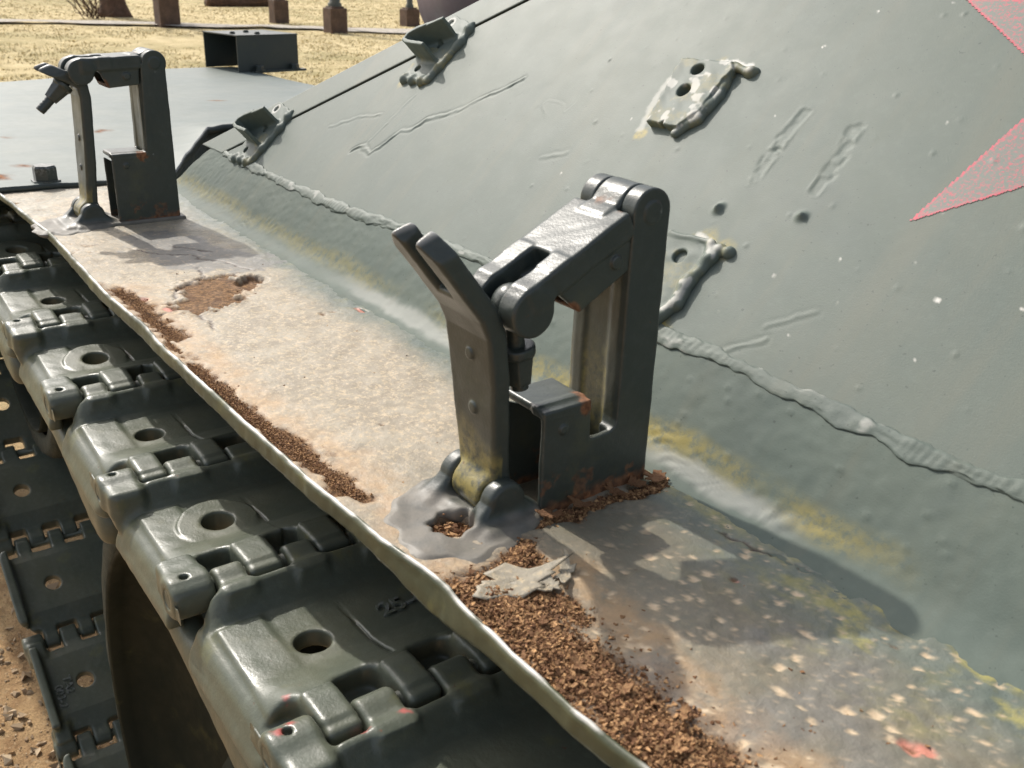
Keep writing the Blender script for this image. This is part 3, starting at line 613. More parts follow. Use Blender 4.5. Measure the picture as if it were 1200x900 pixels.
    zf = lever[-1][1]; zbend = lever[-3][1]
    xo = .0085
    def f_lev(x, y, z):
        d2 = polyline2(y, z, lev)-T
        w_ = .0165+.0050*np.clip((z-.012)/.07, 0, 1); xc = xo+.0205+.0012*np.clip((z-.012)/.07, 0, 1)
        xw = np.abs(x-xc)-w_
        d = smax(d2, xw, .0028)
        tip = (y-lev[-1][0])*.34+(z-zf)*.94-.0010
        d = smax(d, tip, .002)
        d = smax(d, (xw+.0045)*.75+(tip+.006)*.66, .0016)
        along = (y-lev[-1][0])*.68+(z-zf)*.73
        slot = np.maximum(np.abs(x-xo-.0215)-.0062, -(along+.036)); d = smax(d, -slot, .003)
        d = smax(d, (np.abs(np.abs(x-xo-.0215)-.0142)-.0080)*.8+(along+.004)*.6, .001)
        bar = cyl(y-by, z-bz, x-xo-.0195, .0124, .0132, .002); d = smin(d, bar, .005)
        for zz in (lever[0][1]+.050, lever[0][1]+.082):
            yy = np.interp(zz, [p[1] for p in lev], [p[0] for p in lev])+T
            d = smin(d, cyl(x-xo-.0200, z-zz, y-yy, .0036, .0014, .001), .0008)
        return d+.00016*lump(x, y, z, 160, 5)+.00009*lump(x, y, z, 430, 4)
    ys_ = [p[0] for p in lev]
    solid_part("lever", f_lev, (xo-.006, min(min(ys_), by)-.016, bz-.016), (xo+.05, max(max(ys_), by)+.016, max(p[1] for p in lev)+.014), .00098, M_clamp, root, xf, lambda v: {'white': .42*sstep(.0030, .0005, np.abs((v[:, 1]-lev[-1][0])*.34+(v[:, 2]-zf)*.94-.0010)), 'yellow': .8*sstep(.055, .02, v[:, 2]+.03*(fbm(v[:, 0]*60, v[:, 2]*60, 3)-.5))*(v[:, 1] > np.interp(v[:, 2], [q[1] for q in lev], [q[0] for q in lev]))})  # white on the prong tips: their bright sky glint painted into the colour
    # cast base with its two lugs, thick with paint
    hx, hy = base_off
    def f_base(x, y, z):
        lug = None
        for xx in (xo-.0005, xo+.0400):
            l_ = ext(np.minimum(poly2(y, z, [(by-.027, -.003), (by-.022, .004), (by-.0105, bz+.002), (by, bz+.012), (by+.0105, bz+.003), (by+.022, .004), (by+.032, -.003)]), np.sqrt((y-by)**2+(z-bz)**2)-.0122), x, xx, .0058, .003)
            lug = l_ if lug is None else np.minimum(lug, l_)
        wob = .0016*np.sin(np.arctan2(y-by-.022, x-.022)*3+1)+.0012*np.sin(np.arctan2(y-by-.022, x-.022)*7+.3)+.0014*np.sin(np.arctan2(y-by-.022, x-.022)*11+2)
        rr = np.sqrt(((x-.020)/1.18)**2+((y-by-.0225)/1.12)**2)-.0315-wob
        pud = np.maximum(rr, 0)*.55+np.abs(z+.001)-.0028+.0007*np.sin(x*140+y*60); pud = np.maximum(pud*.8, rr-.004)
        pad = bx(x, y, z, xo-.016, xo+.056, by-.020, by+.020, -.004, .0042, .004)
        if not open_: pad = np.minimum(pad, bx(x, y, z, -.004, .05, by-.100, by+.03, -.004, .0035, .002))
        d = smin(smin(pud, pad, .006), lug, .007)
        if open_: d = smax(d, -cyl((x-hx)/1.05+.0015*np.sin(y*500), (y-hy)+.001*np.sin(x*700), z, .0115, .02, .002), .003)
        return d+.0005*lump(x, y, z, 130, 7)+.00016*lump(x, y, z, 330, 3)
    solid_part("base_hinge", f_base, (xo-.045, by-.035 if open_ else by-.105, -.004), (xo+.065, by+.075, bz+.015), .0011, M_clamp, root, xf, lambda v: {'dusty': sstep(.0085, .0030, v[:, 2]+.006*(fbm(v[:, 0]*90, v[:, 1]*90, 3)-.5))})
    return root
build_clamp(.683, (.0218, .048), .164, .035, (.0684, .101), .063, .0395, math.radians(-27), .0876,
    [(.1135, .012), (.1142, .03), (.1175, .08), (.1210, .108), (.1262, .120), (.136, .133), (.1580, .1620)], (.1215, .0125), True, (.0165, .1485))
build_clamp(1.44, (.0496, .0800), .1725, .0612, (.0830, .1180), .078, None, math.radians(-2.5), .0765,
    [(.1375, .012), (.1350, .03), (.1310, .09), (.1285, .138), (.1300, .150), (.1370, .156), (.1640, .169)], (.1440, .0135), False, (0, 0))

# ------------------------------------------------------------------ brackets and torn lugs on the side plate
def bracket(Xc, sc, k):
    xf = lambda v: plate(v[:, 0]+Xc, v[:, 1]+sc, v[:, 2])
    BP = [(.0187, -.043), (-.030, -.042), (-.0345, -.012), (-.036, .017), (-.031, .038), (.016, .047), (.032, .030), (.021, -.005), (.018, -.030)]
    def f(a, b, h):
        base = ext(poly2(a, b, BP)+.0008*np.sin(a*300)*np.sin(b*230+1), h, .0008, .0024, .001)
        k_ = .55-h*6
        V_ = [(-.0235, -.016), (.010, -.0150), (.0215+.10*0, -.0120), (.021, -.004), (.012, .003), (-.021, .019)]
        sc_ = 1+.0*h; aa = a-.16*h*(a > 0)
        wall = np.maximum(polyline2(aa, b-.04*h, V_)-.0021, np.maximum(h-.0285+.05*(a+.02), -h)); wall = np.maximum(wall, -.0225-a)
        d = smin(base, wall, .004)
        for aa_, bb in ((.0016, -.0285), (.008, .0355), (-.005, .0055)): d = smax(d, -cyl(a-aa_, b-bb, h, .0042, .006, .0005), .001)
        wl = seg3(a, b, h, (-.031, -.038, .0015), (-.0365, .014, .002))-.0042+.0014*np.sin(b*310+k)*np.sin(b*121+1)
        wl2 = seg3(a, b, h, (-.0355, .016, .001), (-.031, .038, .001))-.0048+.0018*np.sin(b*360)
        wl3 = seg3(a, b, h, (-.027, -.042, .001), (.016, -.044, .001))-.0046+.0018*np.sin(a*380)
        d = smin(smin(d, smin(wl, wl2, .003), .004), wl3, .004)
        return d+.00025*lump(a, b, h, 300, k)
    solid_part("lamp_bracket", f, (-.043, -.052, -.003), (.037, .052, .033), .00105, M_hull, tank, xf,
        lambda v: {'yellow': .45*sstep(.5, .7, fbm(v[:, 0]*60, v[:, 1]*60, 3, k))*sstep(.02, .0, v[:, 2])*(v[:, 1] < 0), 'white': .6*sstep(.0085, .0065, np.hypot(v[:, 0]-.008, v[:, 1]-.0355))})
bracket(1.4743, .0331, 1); bracket(1.2535, .192, 2)
def torn_lug(poly, holes, beads, th, k, nods=()):
    def f(X, s, h):
        d2 = poly2(X, s, poly); d = ext(d2+.0009*lump(X, s, h*0, 420, k), h, .0, th, .0009)+.0003*lump(X, s, h, 330, k)
        for hx, hs, r in holes: d = smax(d, -cyl(X-hx, s-hs, h, r, .03, .0008), .0015)
        for a, b, r in beads:
            w = seg3(X, s, h, (*a, .002), (*b, .002))-r*.80+.0011*lump(X, s, h, 260, k+1); d = smin(d, w, .0022)
        for x_, s_, r in nods: d = smin(d, np.sqrt((X-x_)**2+(s-s_)**2+(h*.9)**2)-r, .002)
        return d+.00025*lump(X, s, h, 240, k)
    p = np.array(poly+[b for _, b, _ in beads]); lo = p.min(0)-.014; hi = p.max(0)+.012
    solid_part("torn_lug", f, (lo[0], lo[1], -.002), (hi[0], hi[1], .014), .0009, M_hull, tank, lambda v: plate(v[:, 0], v[:, 1], v[:, 2]),
        lambda v: {'yellow': .30*sstep(.48, .66, fbm(v[:, 0]*70, v[:, 1]*70, 3, k+2)), 'white': .55*sstep(.56, .66, fbm(v[:, 0]*110, v[:, 1]*110, 3, k+5))*sstep(.004, .006, v[:, 2])})
torn_lug([(.8990, .2160), (.8482, .2195), (.8420, .2120), (.8450, .2024), (.8452, .1725), (.8548, .1535), (.8690, .1530), (.8702, .1575), (.8722, .1530), (.8868, .1535), (.8912, .1778), (.8985, .2060)],
    [(.8751, .2076, .0056), (.8734, .1867, .0058)], [((.846, .207), (.8425, .190), .0050), ((.8425, .190), (.845, .168), .0056), ((.845, .168), (.856, .151), .0046), ((.898, .2185), (.850, .2205), .0030), ((.848, .219), (.834, .2155), .0046)], .0075, 1, [(.8300, .2160, .0055), (.8262, .2185, .0025), (.898, .209, .004)])
torn_lug([(.7967, .068), (.7741, .0715), (.7560, .0680), (.7480, .0599), (.7541, .0417), (.7518, .0209), (.7563, .0075), (.7745, .0268), (.788, .045)],
    [(.7734, .055, .0054)], [((.7550, .0690), (.7500, .060), .0052), ((.7500, .060), (.7530, .0417), .0058), ((.7530, .0417), (.7508, .0209), .0062), ((.7508, .0209), (.757, .0065), .0060), ((.795, .0700), (.757, .0715), .0026)], .0035, 3, [(.7480, .0690, .0052), (.7405, .0695, .0048)])

# ------------------------------------------------------------------ tracks
def link_solid(kind):
    yc = .0
    fy0, fh = (.2480, .0120) if kind == 1 else (.2215, .0104); gy0 = .2215 if kind == 1 else .2480-.0008
    gh = .0104+.0022 if kind == 1 else .0125+.0020
    HP = .0815
    prof_ = [(.066, .003), (.0645, .0085), (.0615, .0102), (.0580, .0088), (.0505, -.0030), (.0460, -.0074), (.0390, -.0090), (-.018, -.0055), (-.034, -.0005), (-.048, .0048), (-.060, .0082), (-.0745, .0092), (-.076, -.008), (-.046, -.0195), (.042, -.0215), (.064, -.011)]
    def f(u, y, v):
        d = ext(poly2(u, v, prof_), y, yc+.004, .254, .003)
        wy = np.abs(y-.004)+.004                                                           # both edges alike
        d = smax(d, .87*(wy-.2455)+.49*(v+.004), .010)
        q = np.sqrt(np.maximum(np.abs(u)-.046, 0)**2+np.maximum(wy-.236, 0)**2)-.0275 if kind == 2 else wy-.2615
        rim = bx(u, wy, v, -.064, .060, .248, .2625, -.038, -.014, .003); rim = smax(rim, .87*(wy-.2455)+.49*(v+.004), .005); rim = smax(rim, q, .003); d = smin(d, rim, .008)
        d = smax(d, q, .005)
        step = bx(u, y, v, -.056, .042, .2155, .2445, -.014, -.0066, .0010); d = smin(d, step, .005)
        d = smax(d, -bx(u, y, v, -.050, .032, .1662, .1676, -.0088, .003, .0004), .0009)
        t = np.abs(((y-fy0+.025) % .05)-.025)-fh; t = np.maximum(t, np.abs(y-.010)-.2520)
        gt = np.abs(((y-gy0+.025) % .05)-.025); gt = np.where(y > gy0, np.minimum(gt, .004), gt) if kind == 2 else gt; gc = np.abs(y-.012)-.262
        for sgn in (1, -1):
            c = np.sqrt((u-sgn*HP)**2+v**2)-(.0106 if sgn > 0 else .0108)
            nk = np.maximum(np.abs(u-sgn*(HP-.013))-.014, np.abs(v)-(.0090 if sgn > 0 else .0098))
            if sgn < 0: c = bx(u, v, t*0, -.0940, -.060, -.0105, .0094, -1, 1, .0042)
            fing = smax(smin(c, nk, .005), t, .0036)
            u0 = .0655 if sgn > 0 else .0490; R_ = .0045 if sgn > 0 else .0085             # notches with rounded corners
            a_ = gt-(gh-R_); b_ = np.abs(sgn*u-u0-.04)-(.04-R_)
            nt_ = ln2(a_, b_)+np.minimum(np.maximum(a_, b_), 0)-R_
            cut = np.maximum(nt_, gc)
            if sgn < 0: cut = smax(cut, np.minimum(-.0110-v, u+.0665), .003)          # the pocket keeps a floor
            d = smax(d, -cut, .0048); d = smin(d, fing, .0050 if sgn > 0 else .0016)
        if kind == 1:
            for sgn in (1, -1):
                bo = cyl(u-sgn*HP, v, y-.2480, (.0128 if sgn > 0 else .0132), .0135, .003); bo = smin(bo, bx(u, y, v, sgn*(HP-.018)-.014, sgn*(HP-.018)+.014, .236, .2585, -.020, .0095, .004), .007); d = smin(d, bo, .006)
            for sgn in (1, -1):
                d = smax(d, -cyl((u-sgn*HP)*1.15, v, y-.275, .0066, .030, .001), .0012)
                d = smax(d, -cyl(u-sgn*HP, y-.2500, v-.0140, .0027, .006, .0006), .0008)
            for hy in (.198, -.19): d = smin(d, cyl(u-.001, y-hy, v+.0066-.057*u, .0295, .0026, .0008), .0014)
        for hy in (.198, -.19): d = smax(d, -cyl(u-.001, y-hy, v, .0118, .05, .001), .0018)
        return d+.00028*lump(u, y, v, 70, kind)+.00011*lump(u, y, v, 330, kind)
    return solid(f, (-.098, -.252, -.040), (.098, .267, .018), .0017)
LV = {k: make_mesh("track_link", *link_solid(k), M_track) for k in (1, 2)}
def f_lug(u, y, v):
    c = seg3(u, y, v, (.13, .243, -.050), (-.022, .243, -.066))-(.0215-.055*np.clip(u+.02, 0, .14))
    c = smax(c, np.abs(y-.243)-.0135, .010)
    web = ext(poly2(u, v, [(-.03, -.02), (.05, -.02), (.09, -.05), (-.03, -.065)]), y, .240, .006, .002)
    return smin(c, web, .010)+.0005*lump(u, y, v, 90)
LUG = make_mesh("guide_lug", *solid(f_lug, (-.048, .224, -.092), (.15, .262, -.014), .002), M_track)
pinv, pinf = lathe([(0, .2440), (.0060, .2440), (.0060, -.236), (0, -.236)], 16, 'y')
PIN = make_mesh("track_pin", pinv, pinf, M_track)
up = [(.024, -.1085), (.196, -.1085), (.364, -.1075), (.532, -.106), (.7003, -.1045), (.8615, -.1012), (1.0272, -.1023), (1.1908, -.0914), (1.3629, -.0792), (1.537, -.066), (1.729, -.055), (1.921, -.052), (2.088, -.095), (2.18, -.24), (2.149, -.41), (2.011, -.512), (1.842, -.604), (1.690, -.688), (1.540, -.772), (1.390, -.856), (1.242, -.936), (1.075, -.985), (.903, -.992), (.731, -.992), (.559, -.992), (.387, -.992), (.215, -.992), (.043, -.992), (-.129, -.992)]
def text_mesh(body, size, depth):
    cu = bpy.data.curves.new("t", 'FONT'); cu.body = body; cu.size = size; cu.extrude = depth; cu.align_x = 'CENTER'; cu.align_y = 'CENTER'; cu.offset = .0004
    o = bpy.data.objects.new("t", cu); COL.objects.link(o); dg = bpy.context.evaluated_depsgraph_get()
    me = bpy.data.meshes.new_from_object(o.evaluated_get(dg)); bpy.data.objects.remove(o); me.name = "cast_number"; me.materials.clear(); me.materials.append(M_track); return me
def scuffed(kind, spots):
    me = LV[kind].copy(); n = len(me.vertices); co = np.empty(n*3, np.float32); me.vertices.foreach_get('co', co); co = co.reshape(-1, 3).astype(float); a = np.zeros(n)
    for u, y, r in spots: a = np.maximum(a, sstep(.0012, -.001, np.hypot(co[:, 0]-u, (co[:, 1]-y))-r+.007*(fbm(co[:, 0]*230, co[:, 1]*230+co[:, 2]*200, 3)-.5)))
    at = me.attributes.new('red', 'FLOAT', 'POINT'); at.data.foreach_set('value', (a*(co[:, 2] > -.002)).astype(np.float32)); return me
LS = {4: scuffed(2, [(-.050, .244, .0022), (-.047, .236, .0016)]), 3: scuffed(1, [(.083, .254, .0030), (.086, .246, .0018), (.064, .19, .0022), (.063, .215, .0022)])}
i_first = 4      # the pin at X .7003
for i in range(len(up)-1):
    (xa_, za), (xb_, zb) = up[i], up[i+1]; kind = 1 if (i-i_first) % 2 == 1 else 2
    dx, dz = xb_-xa_, zb-za; L_ = math.hypot(dx, dz); dx /= L_; dz /= L_
    o = bpy.data.objects.new("track_link", LS.get(i, LV[kind])); COL.objects.link(o); o.parent = tank
    mx = Matrix(((dx, 0, -dz), (0, 1, 0), (dz, 0, dx))).to_4x4(); yoff = 0 if i < 15 else .012
    mx.translation = Vector(((xa_+xb_)/2, yoff, (za+zb)/2))-WORLD["tank"]; o.matrix_local = mx @ Matrix.Diagonal((min(max(L_/.163, .98), 1.09), 1, 1, 1))
    p = bpy.data.objects.new("track_pin", PIN); COL.objects.link(p); p.parent = o; p.location = (-.0815, 0, 0)
    if kind == 2 and i < 10:
        g = bpy.data.objects.new("guide_lug", LUG); COL.objects.link(g); g.parent = o
    if i == i_first:
        t = bpy.data.objects.new("cast_number", text_mesh("25-4", .019, .0016)); COL.objects.link(t); t.parent = o; t.location = (.004, .132, -.0066); t.rotation_euler = (0, 0, math.radians(-90))
    if i == 17:
        for bd, yy, uu in (("TA2", .222, .000), ("003-2", .236, .014)):
            t = bpy.data.objects.new("cast_number", text_mesh(bd, .0150, .0012)); COL.objects.link(t); t.parent = o; t.location = (uu, yy, -.0212); t.rotation_euler = (math.pi, 0, 0)

# ------------------------------------------------------------------ wheels
def wheel(name, xc, zc, R, yo):
    root = empty(name, (xc, 0, zc), tank)
    c = (xc, 0, zc); t = .040
    rs_ = np.random.RandomState(int(R*1000))
    v, f = lathe([(R-t, yo-.006), (R-t+.004, yo), (R-.012, yo+.002), (R-.003, yo-.006), (R, yo-.02), (R, yo-.13), (R-.004, yo-.145), (R-t, yo-.145)], 120, 'y', c)
    a = np.arctan2(v[:, 2]-zc, v[:, 0]-xc); rr = np.hypot(v[:, 2]-zc, v[:, 0]-xc); k = (rr > R-.02)
    n = .006*(fbm(a*14, v[:, 1]*20, 4, 3)-.5); v[:, 0] += np.cos(a)*n*k; v[:, 2] += np.sin(a)*n*k; v[:, 1] += .003*(fbm(a*20, rr*60, 3)-.5)*k
    part("tyre", v, f, M_rubber, root)
    v, f = lathe([(R-t-.006, yo-.14), (R-t-.006, yo+.003), (R-t-.009, yo+.008), (R-t-.013, yo+.005), (R-t-.014, yo-.008), (R-t-.018, yo-.020), (R-t-.05, yo-.048), (R*.50, yo-.075), (R*.36, yo-.072), (R*.30, yo-.04), (R*.26, yo-.030)], 96, 'y', c)
    part("rim", v, f, M_wheel, root)
    v, f = lathe([(R*.262, yo-.12), (R*.262, yo-.02), (R*.22, yo-.008), (R*.12, yo-.004), (0, yo-.003)], 48, 'y', c); hb = part("hub", v, f, M_wheel, root)
    for q in range(8):
        aa = q*math.pi/4; v, f = lathe([(0, 0), (.011, 0), (.011, .012), (0, .013)], 6, 'y', (xc+R*.2*math.cos(aa), yo-.010, zc+R*.2*math.sin(aa)))
        part("bolt", v, [t_[::-1] for t_ in f], M_track, hb, smooth=False)
wheel("road_wheel", 1.01, -.570, .412, .206); wheel("road_wheel", .06, -.570, .412, .206); wheel("idler_wheel", 1.945, -.285, .205, .17)

# ------------------------------------------------------------------ front mudguard, its box, the headlight
my = np.concatenate([np.arange(.345, -.21, -.010), np.linspace(-.22, -1.08, 40)]); mt = np.concatenate([[0, 0, 0], np.linspace(.003, 1, 90)])  # outer side widened out of view to shade the lower track run
xs0 = np.interp(-my, [-.345, -.02, .006, .040, .075, .165, .195, 1.1], [1.672, 1.656, 1.646, 1.700, 1.765, 1.945, 1.957, 1.965])
MT, MY = np.meshgrid(mt, my, indexing='ij'); MX = xs0[None]+(3.35-xs0[None])*MT
def guard_z(X, Y): return .0075-.0*X+.004*(fbm(X*3.2, Y*3.2, 3, 3)-.5)-(lambda q: np.where(q > 0, .30-np.sqrt(np.maximum(.09-np.minimum(q, .29)**2, 0))+np.maximum(q-.29, 0)*2, 0))(X-2.78-.20*sstep(.1, -.5, Y))-.14*sstep(-.60, -.98, Y)*sstep(2.2, 2.8, X)
MZ = guard_z(MX, MY)+.013*sstep(.0, -.06, MY)*np.exp(-MT/.06); MZ[0] -= .006; MX[0] += .003
MZ += .003*np.exp(-MT/.01)*(fbm(MX*0+3, MY*40, 3)-.5)
ru = np.zeros_like(MX)
for cx, cy, r in ((2.05, -.02, .012), (1.80, .145, .012), (2.35, -.33, .012), (2.05, .12, .006), (2.15, -.04, .005), (2.0, -.06, .004), (1.74, .19, .016)):
    ru = np.maximum(ru, sstep(.003, -.003, np.hypot(MX-cx, MY-cy)-r+.012*(fbm(MX*90, MY*90, 3)-.5)))
gd = part("front_mudguard", np.stack([MX, MY, MZ], -1).reshape(-1, 3), grid_faces(len(mt), len(my))[:, ::-1], M_guard, tank, attrs={'rust': ru})
eg = np.stack([MX[2]+.001, MY[2], MZ[2]-.004-.002*(MY[2] < 0)], 1); ea = np.linspace(0, 2*math.pi, 11)[:-1]; er = (.0042+.0025*sstep(.0, -.05, eg[:, 1])+.001*(fbm(eg[:, 1]*50, eg[:, 1]*0, 2)-.5))
v, f = sweep(np.stack([np.stack([eg[:, 0]+.7*er*math.cos(a), eg[:, 1], eg[:, 2]+er*math.sin(a)], 1) for a in ea], 1)); part("edge_flange", v, f, M_clamp, gd)  # dark paint on the flange carries the shade of the guard's edge
kk = eg[:, 1] < .012; e3 = eg[kk]; v, f = sweep(np.stack([e3+[.004, 0, 0], e3+[.004, 0, -.07]], 1), closed=False); part("edge_shade_strip", v, f, M_dark, gd)  # added dark strip: shade below the guard edge put into its colour
def hexbolt(name, x, y, z, r, h, parent, m):
    v, f = lathe([(0, 0), (r*1.25, 0), (r*1.25, .003), (r, .003), (r, .003+h*.85), (r*.88, .003+h), (0, .003+h)], 6, 'z', (x, y, z)); part(name, v, [q[::-1] for q in f], m, parent, smooth=False)
hexbolt("hex_bolt", 1.681, .143, .0065, .0150, .0185, gd, M_clamp)
hexbolt("hex_bolt", 1.683, .268, .0065, .0150, .0185, gd, M_clamp)
gb = empty("guard_box", (3.0, -.665, .0), tank); ang = math.atan2(-.182, .036)
def gbx(a0, a1, b0, b1, z0, z1):
    v, f = boxes([(a0, a1, b0, b1, z0, z1)]); ca, sa = math.cos(ang), math.sin(ang)
    return np.stack([2.855+v[:, 0]*ca-v[:, 1]*sa, -.574+v[:, 0]*sa+v[:, 1]*ca, v[:, 2]], 1), f
zb = .007
for nm, b_ in (("near_wall", (0, .186, 0, .003, zb, zb+.088)), ("far_wall", (0, .186, .157, .160, zb, zb+.088)), ("top_plate", (-.001, .187, -.001, .161, zb+.088, zb+.091)), ("end_wall", (.183, .1858, .003, .157, zb, zb+.088)), ("flange", (.035, .196, -.022, -.0005, zb-.002, zb+.003))):
    v, f = gbx(*b_); part(nm, v, f, M_box, gb, smooth=False)
for a_ in (.055, .165): hexbolt("hex_bolt", 2.855+a_*math.cos(ang)+.012*math.sin(ang), -.574+a_*math.sin(ang)-.012*math.cos(ang), zb+.003, .012, .010, gb, M_box)
for a_, b_ in ((.02, .05), (.08, .08), (.075, .02)): hexbolt("hex_bolt", 2.855+a_*math.cos(ang)-b_*math.sin(ang), -.574+a_*math.sin(ang)+b_*math.cos(ang), zb+.091, .006, .003, gb, M_box)
hl = empty("headlight", (1.9, -.71, .01), tank)
v, f = lathe([(0, -.10), (.07, -.10), (.095, -.08), (.105, -.02), (.105, .10), (.098, .105), (0, .10)], 40, 'x', (1.90, -.705, .235)); part("lamp_housing", v, [q[::-1] for q in f], M_purple, hl)
part("bracket_post", *boxes([(1.88, 1.92, -.725, -.685, .0, .14)]), M_purple, hl, smooth=False)

# ------------------------------------------------------------------ rust crumbs, flakes
def crumbs(name, centres, sizes, tones, flat, parent, seed):
    rs_ = np.random.RandomState(seed); n = len(centres)
    cube = np.array([(-1, -1, -1), (1, -1, -1), (1, 1, -1), (-1, 1, -1), (-1, -1, 1), (1, -1, 1), (1, 1, 1), (-1, 1, 1)], float)
    fc_ = np.array([(0, 3, 2, 1), (4, 5, 6, 7), (0, 1, 5, 4), (1, 2, 6, 5), (2, 3, 7, 6), (3, 0, 4, 7)])
    v = cube[None]*(.25+.7*rs_.rand(n, 8, 3)**1.2)+.28*rs_.randn(n, 8, 3); v *= np.stack([np.ones(n), .6+.5*rs_.rand(n), flat], 1)[:, None]
    a = rs_.rand(n)*6.28; tl = (rs_.rand(n)-.5)*1.1
    ca, sa, ct, st = np.cos(a)[:, None], np.sin(a)[:, None], np.cos(tl)[:, None], np.sin(tl)[:, None]
    x, y, z = v[..., 0], v[..., 1], v[..., 2]; x, z = x*ct-z*st, x*st+z*ct; x, y = x*ca-y*sa, x*sa+y*ca
    v = np.stack([x, y, z], -1)*sizes[:, None, None]+centres[:, None]
    f_ = (fc_[None]+np.arange(n)[:, None, None]*8).reshape(-1, 4)
    o = part(name, v.reshape(-1, 3), f_, M_rust, parent, smooth=False, attrs={'tone': np.repeat(tones, 8)}); return o
cs, szs = [], []
for (pts_, w), n, smin_, smax_, pile in zip(rust_lines, (2000, 6000, 350, 23000, 5000, 2300), (.0004, .0004, .0004, .0004, .0005, .0005), (.0009, .0009, .0008, .0017, .0017, .0016), (.0006, .0012, 0, .0022, .0016, .001)):
    P0 = np.array(pts_); sg = RS.randint(0, len(P0)-1, n); t = RS.rand(n); p = P0[sg]*(1-t)[:, None]+P0[sg+1]*t[:, None]
    r = RS.randn(n, 2)*w*.46*(.45+1.7*RS.rand(n, 1)**3); p = p+r
    if w > .02: p = p[(p[:, 0] < .655) | (RS.rand(len(p)) < .1)]
    p[:, 1] = np.minimum(p[:, 1], edge_y(p[:, 0])-.0025-.002*RS.rand(len(p)))
    s_ = smin_+(smax_-smin_)*RS.rand(len(p))**4.5; dr = np.hypot(*(r[:len(p)].T))/w
    zz = fen_z(p[:, 0], p[:, 1])+s_*.35+pile*RS.rand(len(p))*np.exp(-(segdist(p[:, 0], p[:, 1], pts_)/(w*.6))**2)
    cs.append(np.column_stack([p, zz])); szs.append(s_)
n = 1500; p = np.column_stack([RS.uniform(.36, .66, n), .165-np.abs(RS.randn(n))*.032]); s_ = .0003+.0011*RS.rand(n)**4; cs.append(np.column_stack([p, fen_z(p[:, 0], p[:, 1])+s_*.4+.0004])); szs.append(s_)
n = 420; p = np.column_stack([RS.uniform(.36, 1.25, n), RS.uniform(.03, .18, n)]); s_ = .0003+.0008*RS.rand(n)**3; cs.append(np.column_stack([p, fen_z(p[:, 0], p[:, 1])+s_*.4+.0006])); szs.append(s_)
n = 120; p = np.column_stack([.7005+.009*RS.randn(n), .1485+.007*RS.randn(n)]); p = p[np.hypot(p[:, 0]-.7005, p[:, 1]-.1485) < .010]; s_ = .0008+.002*RS.rand(len(p))**2; cs.append(np.column_stack([p, np.full(len(p), -.004)+s_*.4])); szs.append(s_)
cs = np.concatenate(cs); szs = np.concatenate(szs)
tag(crumbs("rust_crumbs", cs, szs, np.clip(RS.rand(len(cs))**1.3, 0, 1), (.5+.45*RS.rand(len(cs))), None, 3), "loose brown rust crumbs heaped along the turned edge of the fender", "rust crumbs", kind='stuff')
n = 5200; p = np.column_stack([RS.uniform(.9, 3.2, n), RS.uniform(.12, .75, n)]); s_ = .0018+.011*RS.rand(n)**6
tag(crumbs("pebbles", np.column_stack([p, np.full(n, GZ-.022)+s_*.3]), s_, .2+.8*RS.rand(n), .5+.4*RS.rand(n), None, 6), "small brown stones strewn on the bare dirt beside the tracks", "pebbles", kind='stuff').data.materials[0] = M_stone
def flake(name, cx, cy, lx_, ly_, rot, curl, parent, m, lift=.002, seed=0, attrs=None):
    n, k = 22, 6; rs_ = np.random.RandomState(seed); A = np.linspace(0, 2*math.pi, n+1)[:-1]
    rad = np.clip(1+.25*np.sin(A*2+seed)+.20*np.sin(A*3+2*seed)+.26*rs_.randn(n), .35, 1.7)
    V = []; 
    for j in range(k+1):
        u = j/k
        for q in range(n): V.append((u*rad[q]*math.cos(A[q]), u*rad[q]*math.sin(A[q])))
    V = np.array(V); x, y = V[:, 0]*lx_, V[:, 1]*ly_
    z = lift+curl*(V[:, 1]-.2)**2*ly_+.35*curl*np.maximum(V[:, 0], 0)**2*lx_+.0009*(fbm(V[:, 0]*4, V[:, 1]*4, 3, seed)-.5)
    c_, s_ = math.cos(rot), math.sin(rot); P_ = np.stack([cx+x*c_-y*s_, cy+x*s_+y*c_, z+fen_z(cx, cy)], 1)
    F_ = [(j*n+q, (j+1)*n+q, (j+1)*n+(q+1) % n, j*n+(q+1) % n) for j in range(k) for q in range(n)]
    o = part(name, P_, F_, m, parent, smooth=(m is not M_rust), attrs=attrs(len(P_)) if attrs else None); so_ = o.modifiers.new("thick", 'SOLIDIFY'); so_.thickness = .0007; so_.offset = 0; return o
dz_ = lambda n: {'dust': np.full(n, .85)}
flake("paint_flake", .638, .152, .011, .024, -.35, .12, fen, M_fender, .0022, 3, dz_)
flake("paint_flake", .630, .1250, .005, .009, .9, .16, fen, M_fender, .003, 5, dz_)
flake("paint_flake", .6255, .139, .004, .006, .3, .2, fen, M_fender, .003, 8, dz_)
for k, (x_, y_, a_, b_) in enumerate(((.6765, .020, .006, .007), (.6775, .035, .004, .006), (.6760, .052, .004, .007), (.6755, .078, .004, .006), (.6755, .100, .005, .006))):
    flake("rust_flake", x_, y_, a_, b_, k*.7, .25, fen, M_rust, .0045, 20+k, lambda n: {'tone': np.full(n, .12)})
for k, (x_, y_) in enumerate(((.604, .160), (.570, .166), (.548, .160), (.522, .150), (.51, .165))):
    flake("rust_flake", x_, y_, .0022+.0008*(k % 3), .003+.001*(k % 2), k*1.3, .25, fen, M_rust, .004, 40+k, lambda n, k=k: {'tone': np.full(n, .15+.1*(k % 5))})

